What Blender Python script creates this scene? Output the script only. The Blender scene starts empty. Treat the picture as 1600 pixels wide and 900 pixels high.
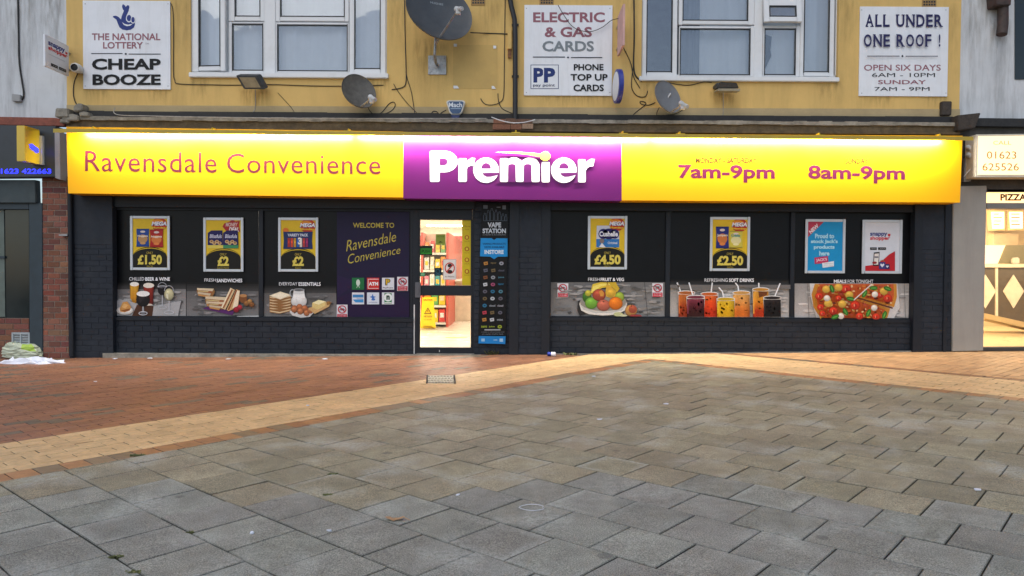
import bpy, bmesh, math, random
from mathutils import Matrix, Vector, Euler

R = random.Random(7)
S = bpy.context.scene
C = S.collection

# ------------------------------------------------------------------ camera, sky, sun, exposure
F = 1150.0
PITCH, ROLL, CAM_Z = math.radians(1.245), 0.006, 1.205
cam_d = bpy.data.cameras.new('camera')
cam_d.sensor_width = 36.0
cam_d.lens = F / 1600.0 * 36.0
cam_d.clip_end = 500
cam = bpy.data.objects.new('camera', cam_d)
C.objects.link(cam)
CAM_R = Matrix.Rotation(math.pi / 2 - PITCH, 3, 'X') @ Matrix.Rotation(ROLL, 3, 'Z')
CAM_P = Vector((0, 0, CAM_Z))
cam.matrix_world = Matrix.Translation(CAM_P) @ CAM_R.to_4x4()
S.camera = cam

SUN_EL, SUN_AZ = 52.0, 205.0          # overcast dusk; azimuth clockwise from +Y
world = bpy.data.worlds.new('World')
S.world = world
world.use_nodes = True
wn = world.node_tree
bg = wn.nodes['Background']
sky = wn.nodes.new('ShaderNodeTexSky')
sky.sky_type = 'NISHITA'
sky.sun_disc = False
sky.sun_elevation = math.radians(SUN_EL)
sky.sun_rotation = math.radians(SUN_AZ)
sky.dust_density = 1.2
sky.ozone_density = 0.45
wn.links.new(sky.outputs[0], bg.inputs[0])
bg.inputs[1].default_value = 0.12
sun_d = bpy.data.lights.new('sun', 'SUN')
sun_d.energy = 0.85
sun_d.angle = math.radians(70)
sun_d.color = (1.0, 0.96, 0.86)
sun = bpy.data.objects.new('sun', sun_d)
C.objects.link(sun)
_az, _el = math.radians(SUN_AZ), math.radians(SUN_EL)
sun_from = Vector((math.sin(_az) * math.cos(_el), math.cos(_az) * math.cos(_el), math.sin(_el)))
sun.rotation_euler = sun_from.to_track_quat('Z', 'Y').to_euler()
sun.location = (0, 0, 12)
S.view_settings.view_transform = 'Standard'
S.view_settings.look = 'None'
S.view_settings.gamma = 1.0
S.view_settings.exposure = 0.42
S.view_settings.use_curve_mapping = False
S.render.engine = 'CYCLES'
S.cycles.max_bounces = 6
S.cycles.use_denoising = True
S.cycles.sample_clamp_indirect = 4.0

# ------------------------------------------------------------------ helpers: picture point -> point on a real plane
def ray(px, py):
    return CAM_R @ Vector(((px - 800.0) / F, -(py - 450.0) / F, -1.0))
def P(px, py, Y):
    d = ray(px, py)
    t = Y / d.y
    return CAM_P + d * t
GS = 0.013
def gz(x, y=0):
    return GS * x
def PG(px, py):
    d = ray(px, py)
    t = (GS * CAM_P.x - CAM_P.z) / (d.z - GS * d.x)
    return CAM_P + d * t
def lin(c):
    return c / 12.92 if c <= 0.04045 else ((c + 0.055) / 1.055) ** 2.4
def hx(h):
    h = h.lstrip('#')
    return tuple(lin(int(h[i:i + 2], 16) / 255.0) for i in (0, 2, 4))

# ------------------------------------------------------------------ materials
MATS = {}
def nt(m):
    m.use_nodes = True
    t = m.node_tree
    return t, t.nodes['Principled BSDF']
def mat(name, col, rough=0.7, metal=0.0, var=0.12, scale=6.0, bump=0.0, bscale=60.0, coat=0.0, spec=0.5, stain=None, sscale=1.2, stain_amt=0.5, streak=False):
    if name in MATS:
        return MATS[name]
    m = bpy.data.materials.new(name)
    t, p = nt(m)
    L = t.links.new
    geo = t.nodes.new('ShaderNodeNewGeometry')
    vec = geo.outputs['Position']
    nz = t.nodes.new('ShaderNodeTexNoise')
    nz.inputs['Scale'].default_value = scale
    nz.inputs['Detail'].default_value = 6
    nz.inputs['Roughness'].default_value = 0.65
    L(vec, nz.inputs['Vector'])
    mx = t.nodes.new('ShaderNodeMix'); mx.data_type = 'RGBA'
    rp = t.nodes.new('ShaderNodeMapRange')
    rp.inputs[1].default_value = 0.3; rp.inputs[2].default_value = 0.7
    L(nz.outputs[0], rp.inputs[0]); L(rp.outputs[0], mx.inputs[0])
    mx.inputs[6].default_value = (*[max(0, c * (1 - var)) for c in col], 1)
    mx.inputs[7].default_value = (*[min(1, c * (1 + var)) for c in col], 1)
    out = mx.outputs[2]
    if stain:
        n2 = t.nodes.new('ShaderNodeTexNoise'); n2.inputs['Scale'].default_value = sscale
        n2.inputs['Detail'].default_value = 8; n2.inputs['Roughness'].default_value = 0.7
        mp = t.nodes.new('ShaderNodeMapping')
        mp.inputs['Scale'].default_value = (3.0, 1.0, 0.35) if streak else (1, 1, 1)
        L(vec, mp.inputs[0]); L(mp.outputs[0], n2.inputs['Vector'])
        r2 = t.nodes.new('ShaderNodeMapRange')
        r2.inputs[1].default_value = 0.48; r2.inputs[2].default_value = 0.78; r2.inputs[4].default_value = stain_amt
        L(n2.outputs[0], r2.inputs[0])
        m2 = t.nodes.new('ShaderNodeMix'); m2.data_type = 'RGBA'
        L(r2.outputs[0], m2.inputs[0]); L(out, m2.inputs[6]); m2.inputs[7].default_value = (*stain, 1)
        out = m2.outputs[2]
    L(out, p.inputs['Base Color'])
    p.inputs['Metallic'].default_value = metal
    p.inputs['Specular IOR Level'].default_value = spec
    p.inputs['Coat Weight'].default_value = coat
    r3 = t.nodes.new('ShaderNodeMapRange')
    r3.inputs[3].default_value = max(0.02, rough - 0.1); r3.inputs[4].default_value = min(1, rough + 0.1)
    L(nz.outputs[0], r3.inputs[0]); L(r3.outputs[0], p.inputs['Roughness'])
    if bump:
        nb = t.nodes.new('ShaderNodeTexNoise'); nb.inputs['Scale'].default_value = bscale; nb.inputs['Detail'].default_value = 4
        L(vec, nb.inputs['Vector'])
        b = t.nodes.new('ShaderNodeBump'); b.inputs['Strength'].default_value = bump; b.inputs['Distance'].default_value = 0.01
        L(nb.outputs[0], b.inputs['Height']); L(b.outputs[0], p.inputs['Normal'])
    MATS[name] = m
    return m
def emis(name, col, strength):
    if name in MATS: return MATS[name]
    m = bpy.data.materials.new(name)
    t, p = nt(m)
    p.inputs['Base Color'].default_value = (*col, 1)
    p.inputs['Emission Color'].default_value = (*col, 1)
    p.inputs['Emission Strength'].default_value = strength
    MATS[name] = m
    return m
def vcol(name, rough=0.5, noise=0.0, nscale=40.0, coat=0.0, bump=0.0, bscale=90.0, emit=0.0, speck=0.0, blotch=0.0, spec=0.5):
    """material that takes each face's own printed or fired colour"""
    if name in MATS: return MATS[name]
    m = bpy.data.materials.new(name)
    t, p = nt(m)
    L = t.links.new
    a = t.nodes.new('ShaderNodeVertexColor'); a.layer_name = 'col'
    out = a.outputs[0]
    geo = t.nodes.new('ShaderNodeNewGeometry')
    def mul(out, scale, lo, hi, a0=0.3, a1=0.7, det=5):
        n = t.nodes.new('ShaderNodeTexNoise'); n.inputs['Scale'].default_value = scale; n.inputs['Detail'].default_value = det
        n.inputs['Roughness'].default_value = 0.7
        L(geo.outputs['Position'], n.inputs['Vector'])
        r = t.nodes.new('ShaderNodeMapRange'); r.inputs[1].default_value = a0; r.inputs[2].default_value = a1
        r.inputs[3].default_value = lo; r.inputs[4].default_value = hi
        L(n.outputs[0], r.inputs[0])
        v = t.nodes.new('ShaderNodeVectorMath'); v.operation = 'SCALE'
        L(out, v.inputs[0]); L(r.outputs[0], v.inputs[3])
        return v.outputs[0]
    if noise: out = mul(out, nscale, 1 - noise, 1 + noise)
    if blotch: out = mul(out, 1.7, 1 - blotch, 1 + blotch)
    if speck: out = mul(out, 170.0, 1 - speck, 1 + speck, 0.35, 0.65, 2)
    L(out, p.inputs['Base Color'])
    p.inputs['Roughness'].default_value = rough
    p.inputs['Coat Weight'].default_value = coat
    p.inputs['Specular IOR Level'].default_value = spec
    if emit:
        L(out, p.inputs['Emission Color']); p.inputs['Emission Strength'].default_value = emit
    if bump:
        nb = t.nodes.new('ShaderNodeTexNoise'); nb.inputs['Scale'].default_value = bscale; nb.inputs['Detail'].default_value = 5
        L(geo.outputs['Position'], nb.inputs['Vector'])
        b = t.nodes.new('ShaderNodeBump'); b.inputs['Strength'].default_value = bump; b.inputs['Distance'].default_value = 0.006
        L(nb.outputs[0], b.inputs['Height']); L(b.outputs[0], p.inputs['Normal'])
    MATS[name] = m
    return m
def glass(name, refl=0.12, tint=(1, 1, 1), rough=0.02):
    if name in MATS: return MATS[name]
    m = bpy.data.materials.new(name)
    m.use_nodes = True
    t = m.node_tree; t.nodes.clear()
    o = t.nodes.new('ShaderNodeOutputMaterial')
    mx = t.nodes.new('ShaderNodeMixShader')
    tr = t.nodes.new('ShaderNodeBsdfTransparent'); tr.inputs[0].default_value = (*tint, 1)
    gl = t.nodes.new('ShaderNodeBsdfGlossy'); gl.inputs['Roughness'].default_value = rough
    fr = t.nodes.new('ShaderNodeFresnel'); fr.inputs[0].default_value = 1.5
    ad = t.nodes.new('ShaderNodeMath'); ad.operation = 'ADD'; ad.inputs[1].default_value = refl; ad.use_clamp = True
    # a faintly wavy pane
    geo = t.nodes.new('ShaderNodeNewGeometry')
    nb = t.nodes.new('ShaderNodeTexNoise'); nb.inputs['Scale'].default_value = 2.5
    b = t.nodes.new('ShaderNodeBump'); b.inputs['Strength'].default_value = 0.08; b.inputs['Distance'].default_value = 0.02
    t.links.new(geo.outputs['Position'], nb.inputs['Vector']); t.links.new(nb.outputs[0], b.inputs['Height'])
    t.links.new(b.outputs[0], gl.inputs['Normal'])
    t.links.new(fr.outputs[0], ad.inputs[0]); t.links.new(ad.outputs[0], mx.inputs[0])
    t.links.new(tr.outputs[0], mx.inputs[1]); t.links.new(gl.outputs[0], mx.inputs[2]); t.links.new(mx.outputs[0], o.inputs[0])
    MATS[name] = m
    return m

def stain_mat(name, col, amt):
    """weathering stain with a ragged outline, let into the surface behind it"""
    m = bpy.data.materials.new(name); m.use_nodes = True
    t = m.node_tree; t.nodes.clear(); L = t.links.new
    o = t.nodes.new('ShaderNodeOutputMaterial'); mx = t.nodes.new('ShaderNodeMixShader')
    tr = t.nodes.new('ShaderNodeBsdfTransparent'); df = t.nodes.new('ShaderNodeBsdfDiffuse'); df.inputs[0].default_value = (*col, 1)
    vc = t.nodes.new('ShaderNodeVertexColor'); vc.layer_name = 'col'
    geo = t.nodes.new('ShaderNodeNewGeometry'); mp = t.nodes.new('ShaderNodeMapping'); mp.inputs['Scale'].default_value = (14, 1, 2.2)
    nz = t.nodes.new('ShaderNodeTexNoise'); nz.inputs['Scale'].default_value = 1.6; nz.inputs['Detail'].default_value = 6
    L(geo.outputs['Position'], mp.inputs[0]); L(mp.outputs[0], nz.inputs['Vector'])
    r = t.nodes.new('ShaderNodeMapRange'); r.inputs[1].default_value = .38; r.inputs[2].default_value = .68; r.inputs[4].default_value = amt
    L(nz.outputs[0], r.inputs[0])
    mu = t.nodes.new('ShaderNodeMath'); mu.operation = 'MULTIPLY'; L(r.outputs[0], mu.inputs[0]); L(vc.outputs[1], mu.inputs[1])
    L(mu.outputs[0], mx.inputs[0]); L(tr.outputs[0], mx.inputs[1]); L(df.outputs[0], mx.inputs[2]); L(mx.outputs[0], o.inputs[0])
    return m

# ------------------------------------------------------------------ mesh collector
class MB:
    def __init__(s): s.v = []; s.f = []; s.c = []; s.mi = []
    def face(s, pts, col=None, mi=0):
        i = len(s.v); s.v += [tuple(p) for p in pts]; s.f.append(list(range(i, i + len(pts)))); s.c.append(col); s.mi.append(mi)
    def hexa(s, a, b, col=None, mi=0):
        """prism between two loops of equal length; a is the front loop, listed anticlockwise seen from the front"""
        n = len(a); i = len(s.v); s.v += [tuple(p) for p in a] + [tuple(p) for p in b]
        s.f.append([i + k for k in range(n)]); s.f.append([i + n + k for k in reversed(range(n))])
        for k in range(n):
            k2 = (k + 1) % n
            s.f.append([i + k2, i + k, i + n + k, i + n + k2])
        s.c += [col] * (n + 2); s.mi += [mi] * (n + 2)
    def box(s, x0, x1, y0, y1, z0, z1, col=None, mi=0):
        a = [(x0, y0, z0), (x1, y0, z0), (x1, y0, z1), (x0, y0, z1)]
        b = [(x0, y1, z0), (x1, y1, z0), (x1, y1, z1), (x0, y1, z1)]
        s.hexa(a, b, col, mi); return s
    def pbox(s, px0, py0, px1, py1, Y, depth, col=None, mi=0):
        """upright box whose front lies on plane Y and covers the picture rectangle"""
        c = P((px0 + px1) / 2, (py0 + py1) / 2, Y); k = Y / F
        w, h = (px1 - px0) * k / 2, (py1 - py0) * k / 2
        return s.box(c.x - w, c.x + w, Y, Y + depth, c.z - h, c.z + h, col, mi)
    def quad(s, q, Y, depth, col=None, mi=0, Yb=None):
        """prism on a picture outline (any polygon, clockwise in the picture), front at Y"""
        pts = [P(x, y, Y) for x, y in q][::-1]
        bk = [Vector((p.x, Y + depth, p.z)) for p in pts]
        s.hexa(pts, bk, col, mi); return s
    def tube(s, pts, r, n=8, col=None, mi=0, cap=True):
        pts = [Vector(p) for p in pts]; i0 = len(s.v); m = len(pts)
        rr = r if isinstance(r, (list, tuple)) else [r] * m
        for k, p in enumerate(pts):
            d = (pts[min(k + 1, m - 1)] - pts[max(k - 1, 0)]).normalized()
            u = d.cross(Vector((0.13, 0.9, 0.41)));
            if u.length < 1e-3: u = d.cross(Vector((1, 0, 0)))
            u.normalize(); w = d.cross(u)
            for j in range(n):
                a = 2 * math.pi * j / n
                s.v.append(tuple(p + (u * math.cos(a) + w * math.sin(a)) * rr[k]))
        for k in range(m - 1):
            for j in range(n):
                j2 = (j + 1) % n
                s.f.append([i0 + k * n + j, i0 + k * n + j2, i0 + (k + 1) * n + j2, i0 + (k + 1) * n + j]); s.c.append(col); s.mi.append(mi)
        if cap:
            s.f.append([i0 + j for j in reversed(range(n))]); s.f.append([i0 + (m - 1) * n + j for j in range(n)])
            s.c += [col] * 2; s.mi += [mi] * 2
        return s
    def lathe(s, prof, mtx, n=28, col=None, mi=0):
        """profile of (radius, height) turned round local Z and set with mtx"""
        i0 = len(s.v)
        for r, h in prof:
            for j in range(n):
                a = 2 * math.pi * j / n
                s.v.append(tuple(mtx @ Vector((r * math.cos(a), r * math.sin(a), h))))
        for k in range(len(prof) - 1):
            for j in range(n):
                j2 = (j + 1) % n
                s.f.append([i0 + k * n + j, i0 + k * n + j2, i0 + (k + 1) * n + j2, i0 + (k + 1) * n + j]); s.c.append(col); s.mi.append(mi)
        return s
def mesh(name, mb, mats, bevel=0.0, smooth=False, origin=Vector((0, 0, 0))):
    me = bpy.data.meshes.new(name)
    ox, oy, oz = origin
    me.from_pydata([(x - ox, y - oy, z - oz) for x, y, z in mb.v], [], mb.f)
    if not isinstance(mats, (list, tuple)): mats = [mats]
    for m in mats: me.materials.append(m)
    for p, i in zip(me.polygons, mb.mi): p.material_index = i
    if any(c is not None for c in mb.c):
        at = me.color_attributes.new('col', 'FLOAT_COLOR', 'CORNER')
        for p, c in zip(me.polygons, mb.c):
            c = c or (0.5, 0.5, 0.5)
            for n_, li in enumerate(p.loop_indices):
                q = c[n_] if isinstance(c, list) else (c[0], c[1], c[2], 0.0)
                at.data[li].color = q
    if bevel or smooth:
        bm = bmesh.new(); bm.from_mesh(me)
        bmesh.ops.remove_doubles(bm, verts=bm.verts, dist=1e-5)
        bmesh.ops.recalc_face_normals(bm, faces=bm.faces)
        if bevel:
            bmesh.ops.bevel(bm, geom=[e for e in bm.edges if len(e.link_faces) == 2 and e.calc_face_angle(0) > 0.5], offset=bevel, segments=2, affect='EDGES', clamp_overlap=True)
        if smooth:
            for f in bm.faces: f.smooth = True
            for e in bm.edges:
                if len(e.link_faces) == 2 and e.calc_face_angle(0) > 0.7: e.smooth = False
        bm.to_mesh(me); bm.free()
    me.update()
    return me
def root_of(o):
    while o.parent: o = o.parent
    return o
def part(name, mb, mats, parent, bevel=0.0, smooth=False, label=None):
    org = root_of(parent).location
    # a parent part sits at its root's origin, so one offset serves both levels
    o = bpy.data.objects.new(name, mesh(name, mb, mats, bevel, smooth, org))
    C.objects.link(o); o.parent = parent
    if label: o['label'] = label
    return o
def thing(name, label, cat, loc, group=None):
    o = bpy.data.objects.new(name, None); C.objects.link(o)
    o.empty_display_size = 0.1; o.location = loc
    o['label'] = label; o['category'] = cat
    if group: o['group'] = group
    return o
def single(name, mb, mats, label, cat, group=None, bevel=0.0, smooth=False):
    xs = [v[0] for v in mb.v]; ys = [v[1] for v in mb.v]; zs = [v[2] for v in mb.v]
    org = Vector(((min(xs) + max(xs)) / 2, (min(ys) + max(ys)) / 2, min(zs)))
    o = bpy.data.objects.new(name, mesh(name, mb, mats, bevel, smooth, org)); o.location = org
    C.objects.link(o); o['label'] = label; o['category'] = cat
    if group: o['group'] = group
    return o
def struct(name, mb, mats, bevel=0.0):
    o = bpy.data.objects.new(name, mesh(name, mb, mats, bevel)); C.objects.link(o); o['kind'] = 'structure'
    return o

# ------------------------------------------------------------------ lettering and flat printed art
TXT = {}
def text_geo(body, bold=0.0, shear=0.0, space=1.0, serif=False):
    k = (body, bold, shear, space, serif)
    if k in TXT: return TXT[k]
    cu = bpy.data.curves.new('lettering', 'FONT'); cu.body = body; cu.offset = bold; cu.shear = shear; cu.space_character = space
    cu.resolution_u = 3; cu.align_x = 'CENTER'; cu.space_line = 0.95
    ob = bpy.data.objects.new('lettering', cu)
    me = ob.to_mesh()
    v = [(p.co.x, p.co.y) for p in me.vertices]; f = [list(p.vertices) for p in me.polygons]
    ob.to_mesh_clear(); bpy.data.objects.remove(ob); bpy.data.curves.remove(cu)
    x0 = min(p[0] for p in v); x1 = max(p[0] for p in v); y0 = min(p[1] for p in v); y1 = max(p[1] for p in v)
    v = [((x - x0) / (x1 - x0), (y - y0) / (y1 - y0)) for x, y in v]
    TXT[k] = (v, f)
    return TXT[k]
class Art(MB):
    """flat print: layers of cut vinyl a fraction of a millimetre apart on plane Y (or on a given face)"""
    def __init__(s, Y=None, face=None, step=0.0007):
        super().__init__(); s.Y = Y; s.fc = face; s.step = step; s.k = 0; s.lim = None
    def m(s, x, y, k):
        if s.fc: return s.fc(x, y, k * s.step)
        return P(x, y, s.Y - k * s.step)
    def poly(s, pts, col, up=True):
        if up: s.k += 1
        col = hx(col) if isinstance(col, str) else col
        if s.lim:                                    # cut at the edge of the print
            x0, y0, x1, y1 = s.lim
            for c in ((-1, 0, -x0), (1, 0, x1), (0, -1, -y0), (0, 1, y1)): pts = clip(pts, *c)
            if len(pts) < 3: return s
        s.face([s.m(x, y, s.k) for x, y in pts], col); return s
    def rect(s, x0, y0, x1, y1, col, up=True): return s.poly([(x0, y0), (x0, y1), (x1, y1), (x1, y0)], col, up)
    def ell(s, cx, cy, rx, ry, col, a0=0, a1=360, n=20, rot=0, up=True):
        full = abs(a1 - a0) >= 360; cr, sr = math.cos(math.radians(rot)), math.sin(math.radians(rot))
        pts = []
        for i in range(n if full else n + 1):
            a = math.radians(a0 + (a1 - a0) * i / n); x, y = rx * math.cos(a), ry * math.sin(a)
            pts.append((cx + x * cr - y * sr, cy + x * sr + y * cr))
        return s.poly(pts, col, up)
    def sph(s, cx, cy, rx, ry, col, n=18, hi=1.7, lo=.5):
        """a printed round thing: photograph shading from a pale spot to a dark rim"""
        s.k += 1; col = hx(col) if isinstance(col, str) else col
        def q(x, y):
            if s.lim: x, y = min(max(x, s.lim[0]), s.lim[2]), min(max(y, s.lim[1]), s.lim[3])
            return s.m(x, y, s.k)
        c4 = lambda k: tuple(min(1, v * k) for v in col) + (0.0,)
        st = ((0.02, .34, hi), (.45, .18, 1.12), (.8, .06, .9), (1.0, 0, lo))
        for (r0, o0, k0), (r1, o1, k1) in zip(st, st[1:]):
            for i in range(n):
                a, b = 2 * math.pi * i / n, 2 * math.pi * (i + 1) / n
                p = lambda r, o, t: q(cx - o * rx + r * rx * math.cos(t), cy - o * ry + r * ry * math.sin(t))
                d = lambda t, k: c4(k * (1 - .22 * math.sin(t)))
                s.face([p(r0, o0, a), p(r1, o1, a), p(r1, o1, b), p(r0, o0, b)], [d(a, k0), d(a, k1), d(b, k1), d(b, k0)])
        return s
    def grad(s, pts, cols, up=True):
        """polygon with its own colour at each corner"""
        if up: s.k += 1
        s.face([s.m(x, y, s.k) for x, y in pts], [tuple(hx(c) if isinstance(c, str) else c) + (0.0,) for c in cols]); return s
    def cyl(s, x0, x1, ya, yb, ca, cb, up=True):
        """printed tumbler side: bright and dark upright streaks, ca at the top to cb at the bottom"""
        if up: s.k += 1
        ca, cb = [hx(c) if isinstance(c, str) else c for c in (ca, cb)]
        ks = ((0, .55), (.12, 1.25), (.28, .95), (.6, 1.15), (.85, .8), (1, .5))
        for (u0, k0), (u1, k1) in zip(ks, ks[1:]):
            a, b = x0 + (x1 - x0) * u0, x0 + (x1 - x0) * u1
            f = lambda c, k: tuple(min(1, v * k) for v in c) + (0.0,)
            s.face([s.m(a, ya, s.k), s.m(a, yb, s.k), s.m(b, yb, s.k), s.m(b, ya, s.k)], [f(ca, k0), f(cb, k0), f(cb, k1), f(ca, k1)])
        return s
    def ring(s, cx, cy, rx, ry, t, col, a0=0, a1=360, n=24):
        s.k += 1; col = hx(col) if isinstance(col, str) else col
        for i in range(n):
            a, b = [math.radians(a0 + (a1 - a0) * (i + j) / n) for j in (0, 1)]
            s.face([s.m(cx + r1 * math.cos(q), cy + r2 * math.sin(q), s.k) for r1, r2, q in ((rx, ry, a), (rx - t, ry - t, a), (rx - t, ry - t, b), (rx, ry, b))], col)
        return s
    def line(s, pts, w, col, up=True):
        if up: s.k += 1
        col = hx(col) if isinstance(col, str) else col
        for (xa, ya), (xb, yb) in zip(pts, pts[1:]):
            d = math.hypot(xb - xa, yb - ya) or 1; nx, ny = -(yb - ya) / d * w / 2, (xb - xa) / d * w / 2
            s.face([s.m(x, y, s.k) for x, y in ((xa + nx, ya + ny), (xa - nx, ya - ny), (xb - nx, yb - ny), (xb + nx, yb + ny))], col)
        return s
    def text(s, body, x0, y0, x1, y1, col, bold=0.0, q=None, shear=0.0, space=1.0):
        s.k += 1; col = hx(col) if isinstance(col, str) else col
        v, f = text_geo(body, bold, shear, space)
        q = q or [(x0, y0), (x1, y0), (x1, y1), (x0, y1)]
        def mp(u, w):
            tx = q[0][0] + (q[1][0] - q[0][0]) * u; ty = q[0][1] + (q[1][1] - q[0][1]) * u
            bx = q[3][0] + (q[2][0] - q[3][0]) * u; by = q[3][1] + (q[2][1] - q[3][1]) * u
            return s.m(bx + (tx - bx) * w, by + (ty - by) * w, s.k)
        i = len(s.v); s.v += [tuple(mp(u, w)) for u, w in v]
        for a in f: s.f.append([i + j for j in a]); s.c.append(col); s.mi.append(0)
        return s
    def blob(s, cx, cy, rx, ry, col, n=12, jit=0.25, rot=0):
        pts = []
        for i in range(n):
            a = 2 * math.pi * i / n; k = 1 + R.uniform(-jit, jit)
            x, y = rx * k * math.cos(a), ry * k * math.sin(a); r = math.radians(rot)
            pts.append((cx + x * math.cos(r) - y * math.sin(r), cy + x * math.sin(r) + y * math.cos(r)))
        return s.poly(pts, col)
def clip(poly, a, b, c):
    """keep the side a*x+b*y<=c of a convex polygon"""
    out = []
    for i, p in enumerate(poly):
        q = poly[(i + 1) % len(poly)]; dp = a * p[0] + b * p[1] - c; dq = a * q[0] + b * q[1] - c
        if dp <= 0: out.append(p)
        if dp * dq < 0:
            t = dp / (dp - dq); out.append((p[0] + (q[0] - p[0]) * t, p[1] + (q[1] - p[1]) * t))
    return out
def bricks(mb, x0, x1, z0, z1, Y, L=0.225, H=0.0735, J=0.009, depth=0.007, cols=None, zoff=0.0, jit=0.0015, bed=True, colbed=None):
    """real brick courses standing proud of their mortar bed (front plane Y)"""
    if bed: mb.box(x0, x1, Y + depth, Y + depth + 0.12, z0, z1, colbed)
    n0 = int(math.floor((z0 - zoff) / (H + J))); n1 = int(math.ceil((z1 - zoff) / (H + J)))
    for n in range(n0, n1 + 1):
        a = zoff + n * (H + J); za, zb = max(a, z0), min(a + H, z1)
        if zb - za < 0.012: continue
        off = (n % 2) * (L + J) / 2 + R.uniform(-.008, .008); k = int(math.floor((x0 - off) / (L + J)))
        while True:
            xa = off + k * (L + J); k += 1
            if xa > x1: break
            xb = min(xa + L, x1); xa = max(xa, x0)
            if xb - xa < 0.012: continue
            y = Y + R.uniform(-jit, jit); e = 0.003
            c = R.choice(cols) if cols else None
            j = [R.uniform(-.0015, .0015) for _ in range(4)]
            if c: c = tuple(q * R.uniform(0.85, 1.15) for q in c)
            mb.hexa([(xa + e, y, za + e + j[0]), (xb - e, y, za + e + j[1]), (xb - e, y, zb - e + j[2]), (xa + e, y, zb - e + j[3])],
                    [(xa, Y + depth, za), (xb, Y + depth, za), (xb, Y + depth, zb), (xa, Y + depth, zb)], c)

# ------------------------------------------------------------------ shared materials
M_yellow = mat('yellow_render', (0.65, 0.435, 0.15), 0.88, var=0.07, scale=2.0, bump=0.25, bscale=90, stain=(0.32, 0.21, 0.07), sscale=0.9, stain_amt=0.5, streak=True)
M_band = mat('unpainted_render', (0.40, 0.31, 0.17), 0.9, var=0.12, scale=4, bump=0.3)
M_white_render = mat('white_render', (0.58, 0.60, 0.62), 0.9, var=0.07, scale=2.5, bump=0.3, bscale=50, stain=(0.13, 0.13, 0.13), sscale=1.3, stain_amt=0.75, streak=True)
M_navy = mat('navy_masonry_paint', (0.014, 0.019, 0.028), 0.6, var=0.25, scale=9, bump=0.25, bscale=120, stain=(0.04, 0.043, 0.048), sscale=3.5, stain_amt=0.5, spec=0.3)
M_navyd = mat('navy_frame_paint', (0.008, 0.011, 0.017), 0.5, var=0.2, scale=14, spec=0.35)
M_black = mat('black_vinyl', (0.004, 0.0045, 0.006), 0.35, var=0.2, scale=5, spec=0.2)
M_blackp = mat('black_plastic', (0.012, 0.012, 0.014), 0.5, var=0.3, scale=20)
M_cable = mat('cable_rubber', (0.02, 0.018, 0.016), 0.6, var=0.4, scale=12)
M_cablew = mat('grey_cable', (0.35, 0.33, 0.30), 0.6, var=0.3, scale=12)
M_upvc = mat('white_upvc', (0.72, 0.73, 0.74), 0.35, var=0.05, scale=5, stain=(0.35, 0.33, 0.3), sscale=5, stain_amt=0.35)
M_board = mat('white_signboard', (0.74, 0.76, 0.80), 0.5, var=0.05, scale=3, stain=(0.42, 0.41, 0.38), sscale=3, stain_amt=0.3, streak=True)
M_conc = mat('weathered_concrete', (0.26, 0.24, 0.20), 0.9, var=0.35, scale=9, bump=0.6, bscale=40, stain=(0.06, 0.05, 0.04), sscale=4, stain_amt=0.8)
M_brown = mat('dirty_brown_timber', (0.085, 0.06, 0.03), 0.8, var=0.4, scale=10, bump=0.4, bscale=30, stain=(0.22, 0.17, 0.1), sscale=7, stain_amt=0.5)
M_bitumen = mat('bitumen', (0.018, 0.017, 0.017), 0.7, var=0.5, scale=10, bump=0.5, bscale=30)
M_alu = mat('brushed_aluminium', (0.62, 0.64, 0.66), 0.35, metal=0.6, var=0.06, scale=10)
M_dish = mat('dark_grey_dish', (0.055, 0.062, 0.07), 0.5, var=0.2, scale=6, stain=(0.10, 0.09, 0.08), sscale=5, stain_amt=0.4)
M_dish2 = mat('sooty_dish', (0.10, 0.095, 0.085), 0.6, var=0.3, scale=7, stain=(0.03, 0.028, 0.025), sscale=5, stain_amt=0.7)
M_dish3 = mat('mid_grey_dish', (0.16, 0.165, 0.175), 0.55, var=0.15, scale=7)
M_steel = mat('galvanised_steel', (0.34, 0.35, 0.36), 0.45, metal=0.7, var=0.3, scale=20, stain=(0.16, 0.08, 0.04), sscale=9, stain_amt=0.6)
M_yfix = mat('yellow_powder_coat', (0.72, 0.50, 0.02), 0.4, var=0.08, scale=8)
M_brick = vcol('fired_brick', 0.85, noise=0.25, nscale=45, bump=0.5, bscale=120)
M_print = vcol('printed_vinyl', 0.5, noise=0.04, nscale=8, spec=0.25)
M_photo = vcol('photo_print', 0.45, noise=0.14, nscale=70, blotch=0.1, spec=0.25)
M_printg = vcol('glossy_print', 0.35, noise=0.05, nscale=10, spec=0.25)
M_glass = glass('window_glass', 0.10)
M_shopglass = glass('shop_glass', 0.0)
# ================================================================== GROUND
YW = 10.70                                   # face of the terrace
def g3(x, y, dz): return (x, y, gz(x, y) + dz)
mb = MB()
xs = [-60, -20, -10, 0, 10, 20, 60]; ys = [-60, -20, -8, 0, 6, 12, 40]
for i in range(6):
    for j in range(6):
        mb.face([g3(xs[i], ys[j], -0.02), g3(xs[i + 1], ys[j], -0.02), g3(xs[i + 1], ys[j + 1], -0.02), g3(xs[i], ys[j + 1], -0.02)])
struct('ground', mb, mat('jointing_grit', (0.028, 0.025, 0.02), 0.95, var=0.4, scale=30))
TH = math.radians(41.4)
V = Vector((math.sin(TH), math.cos(TH))); U = Vector((-math.cos(TH), math.sin(TH)))
def ab(px, py):
    p = PG(px, py); return p.x * V.x + p.y * V.y, p.x * U.x + p.y * U.y
TH2 = math.radians(49.1)                     # the right-hand border runs a few degrees off square
V2 = Vector((math.sin(TH2), math.cos(TH2))); U2 = Vector((-math.cos(TH2), math.sin(TH2)))
def ab2(px, py):
    p = PG(px, py); return p.x * V2.x + p.y * V2.y, p.x * U2.x + p.y * U2.y
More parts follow.
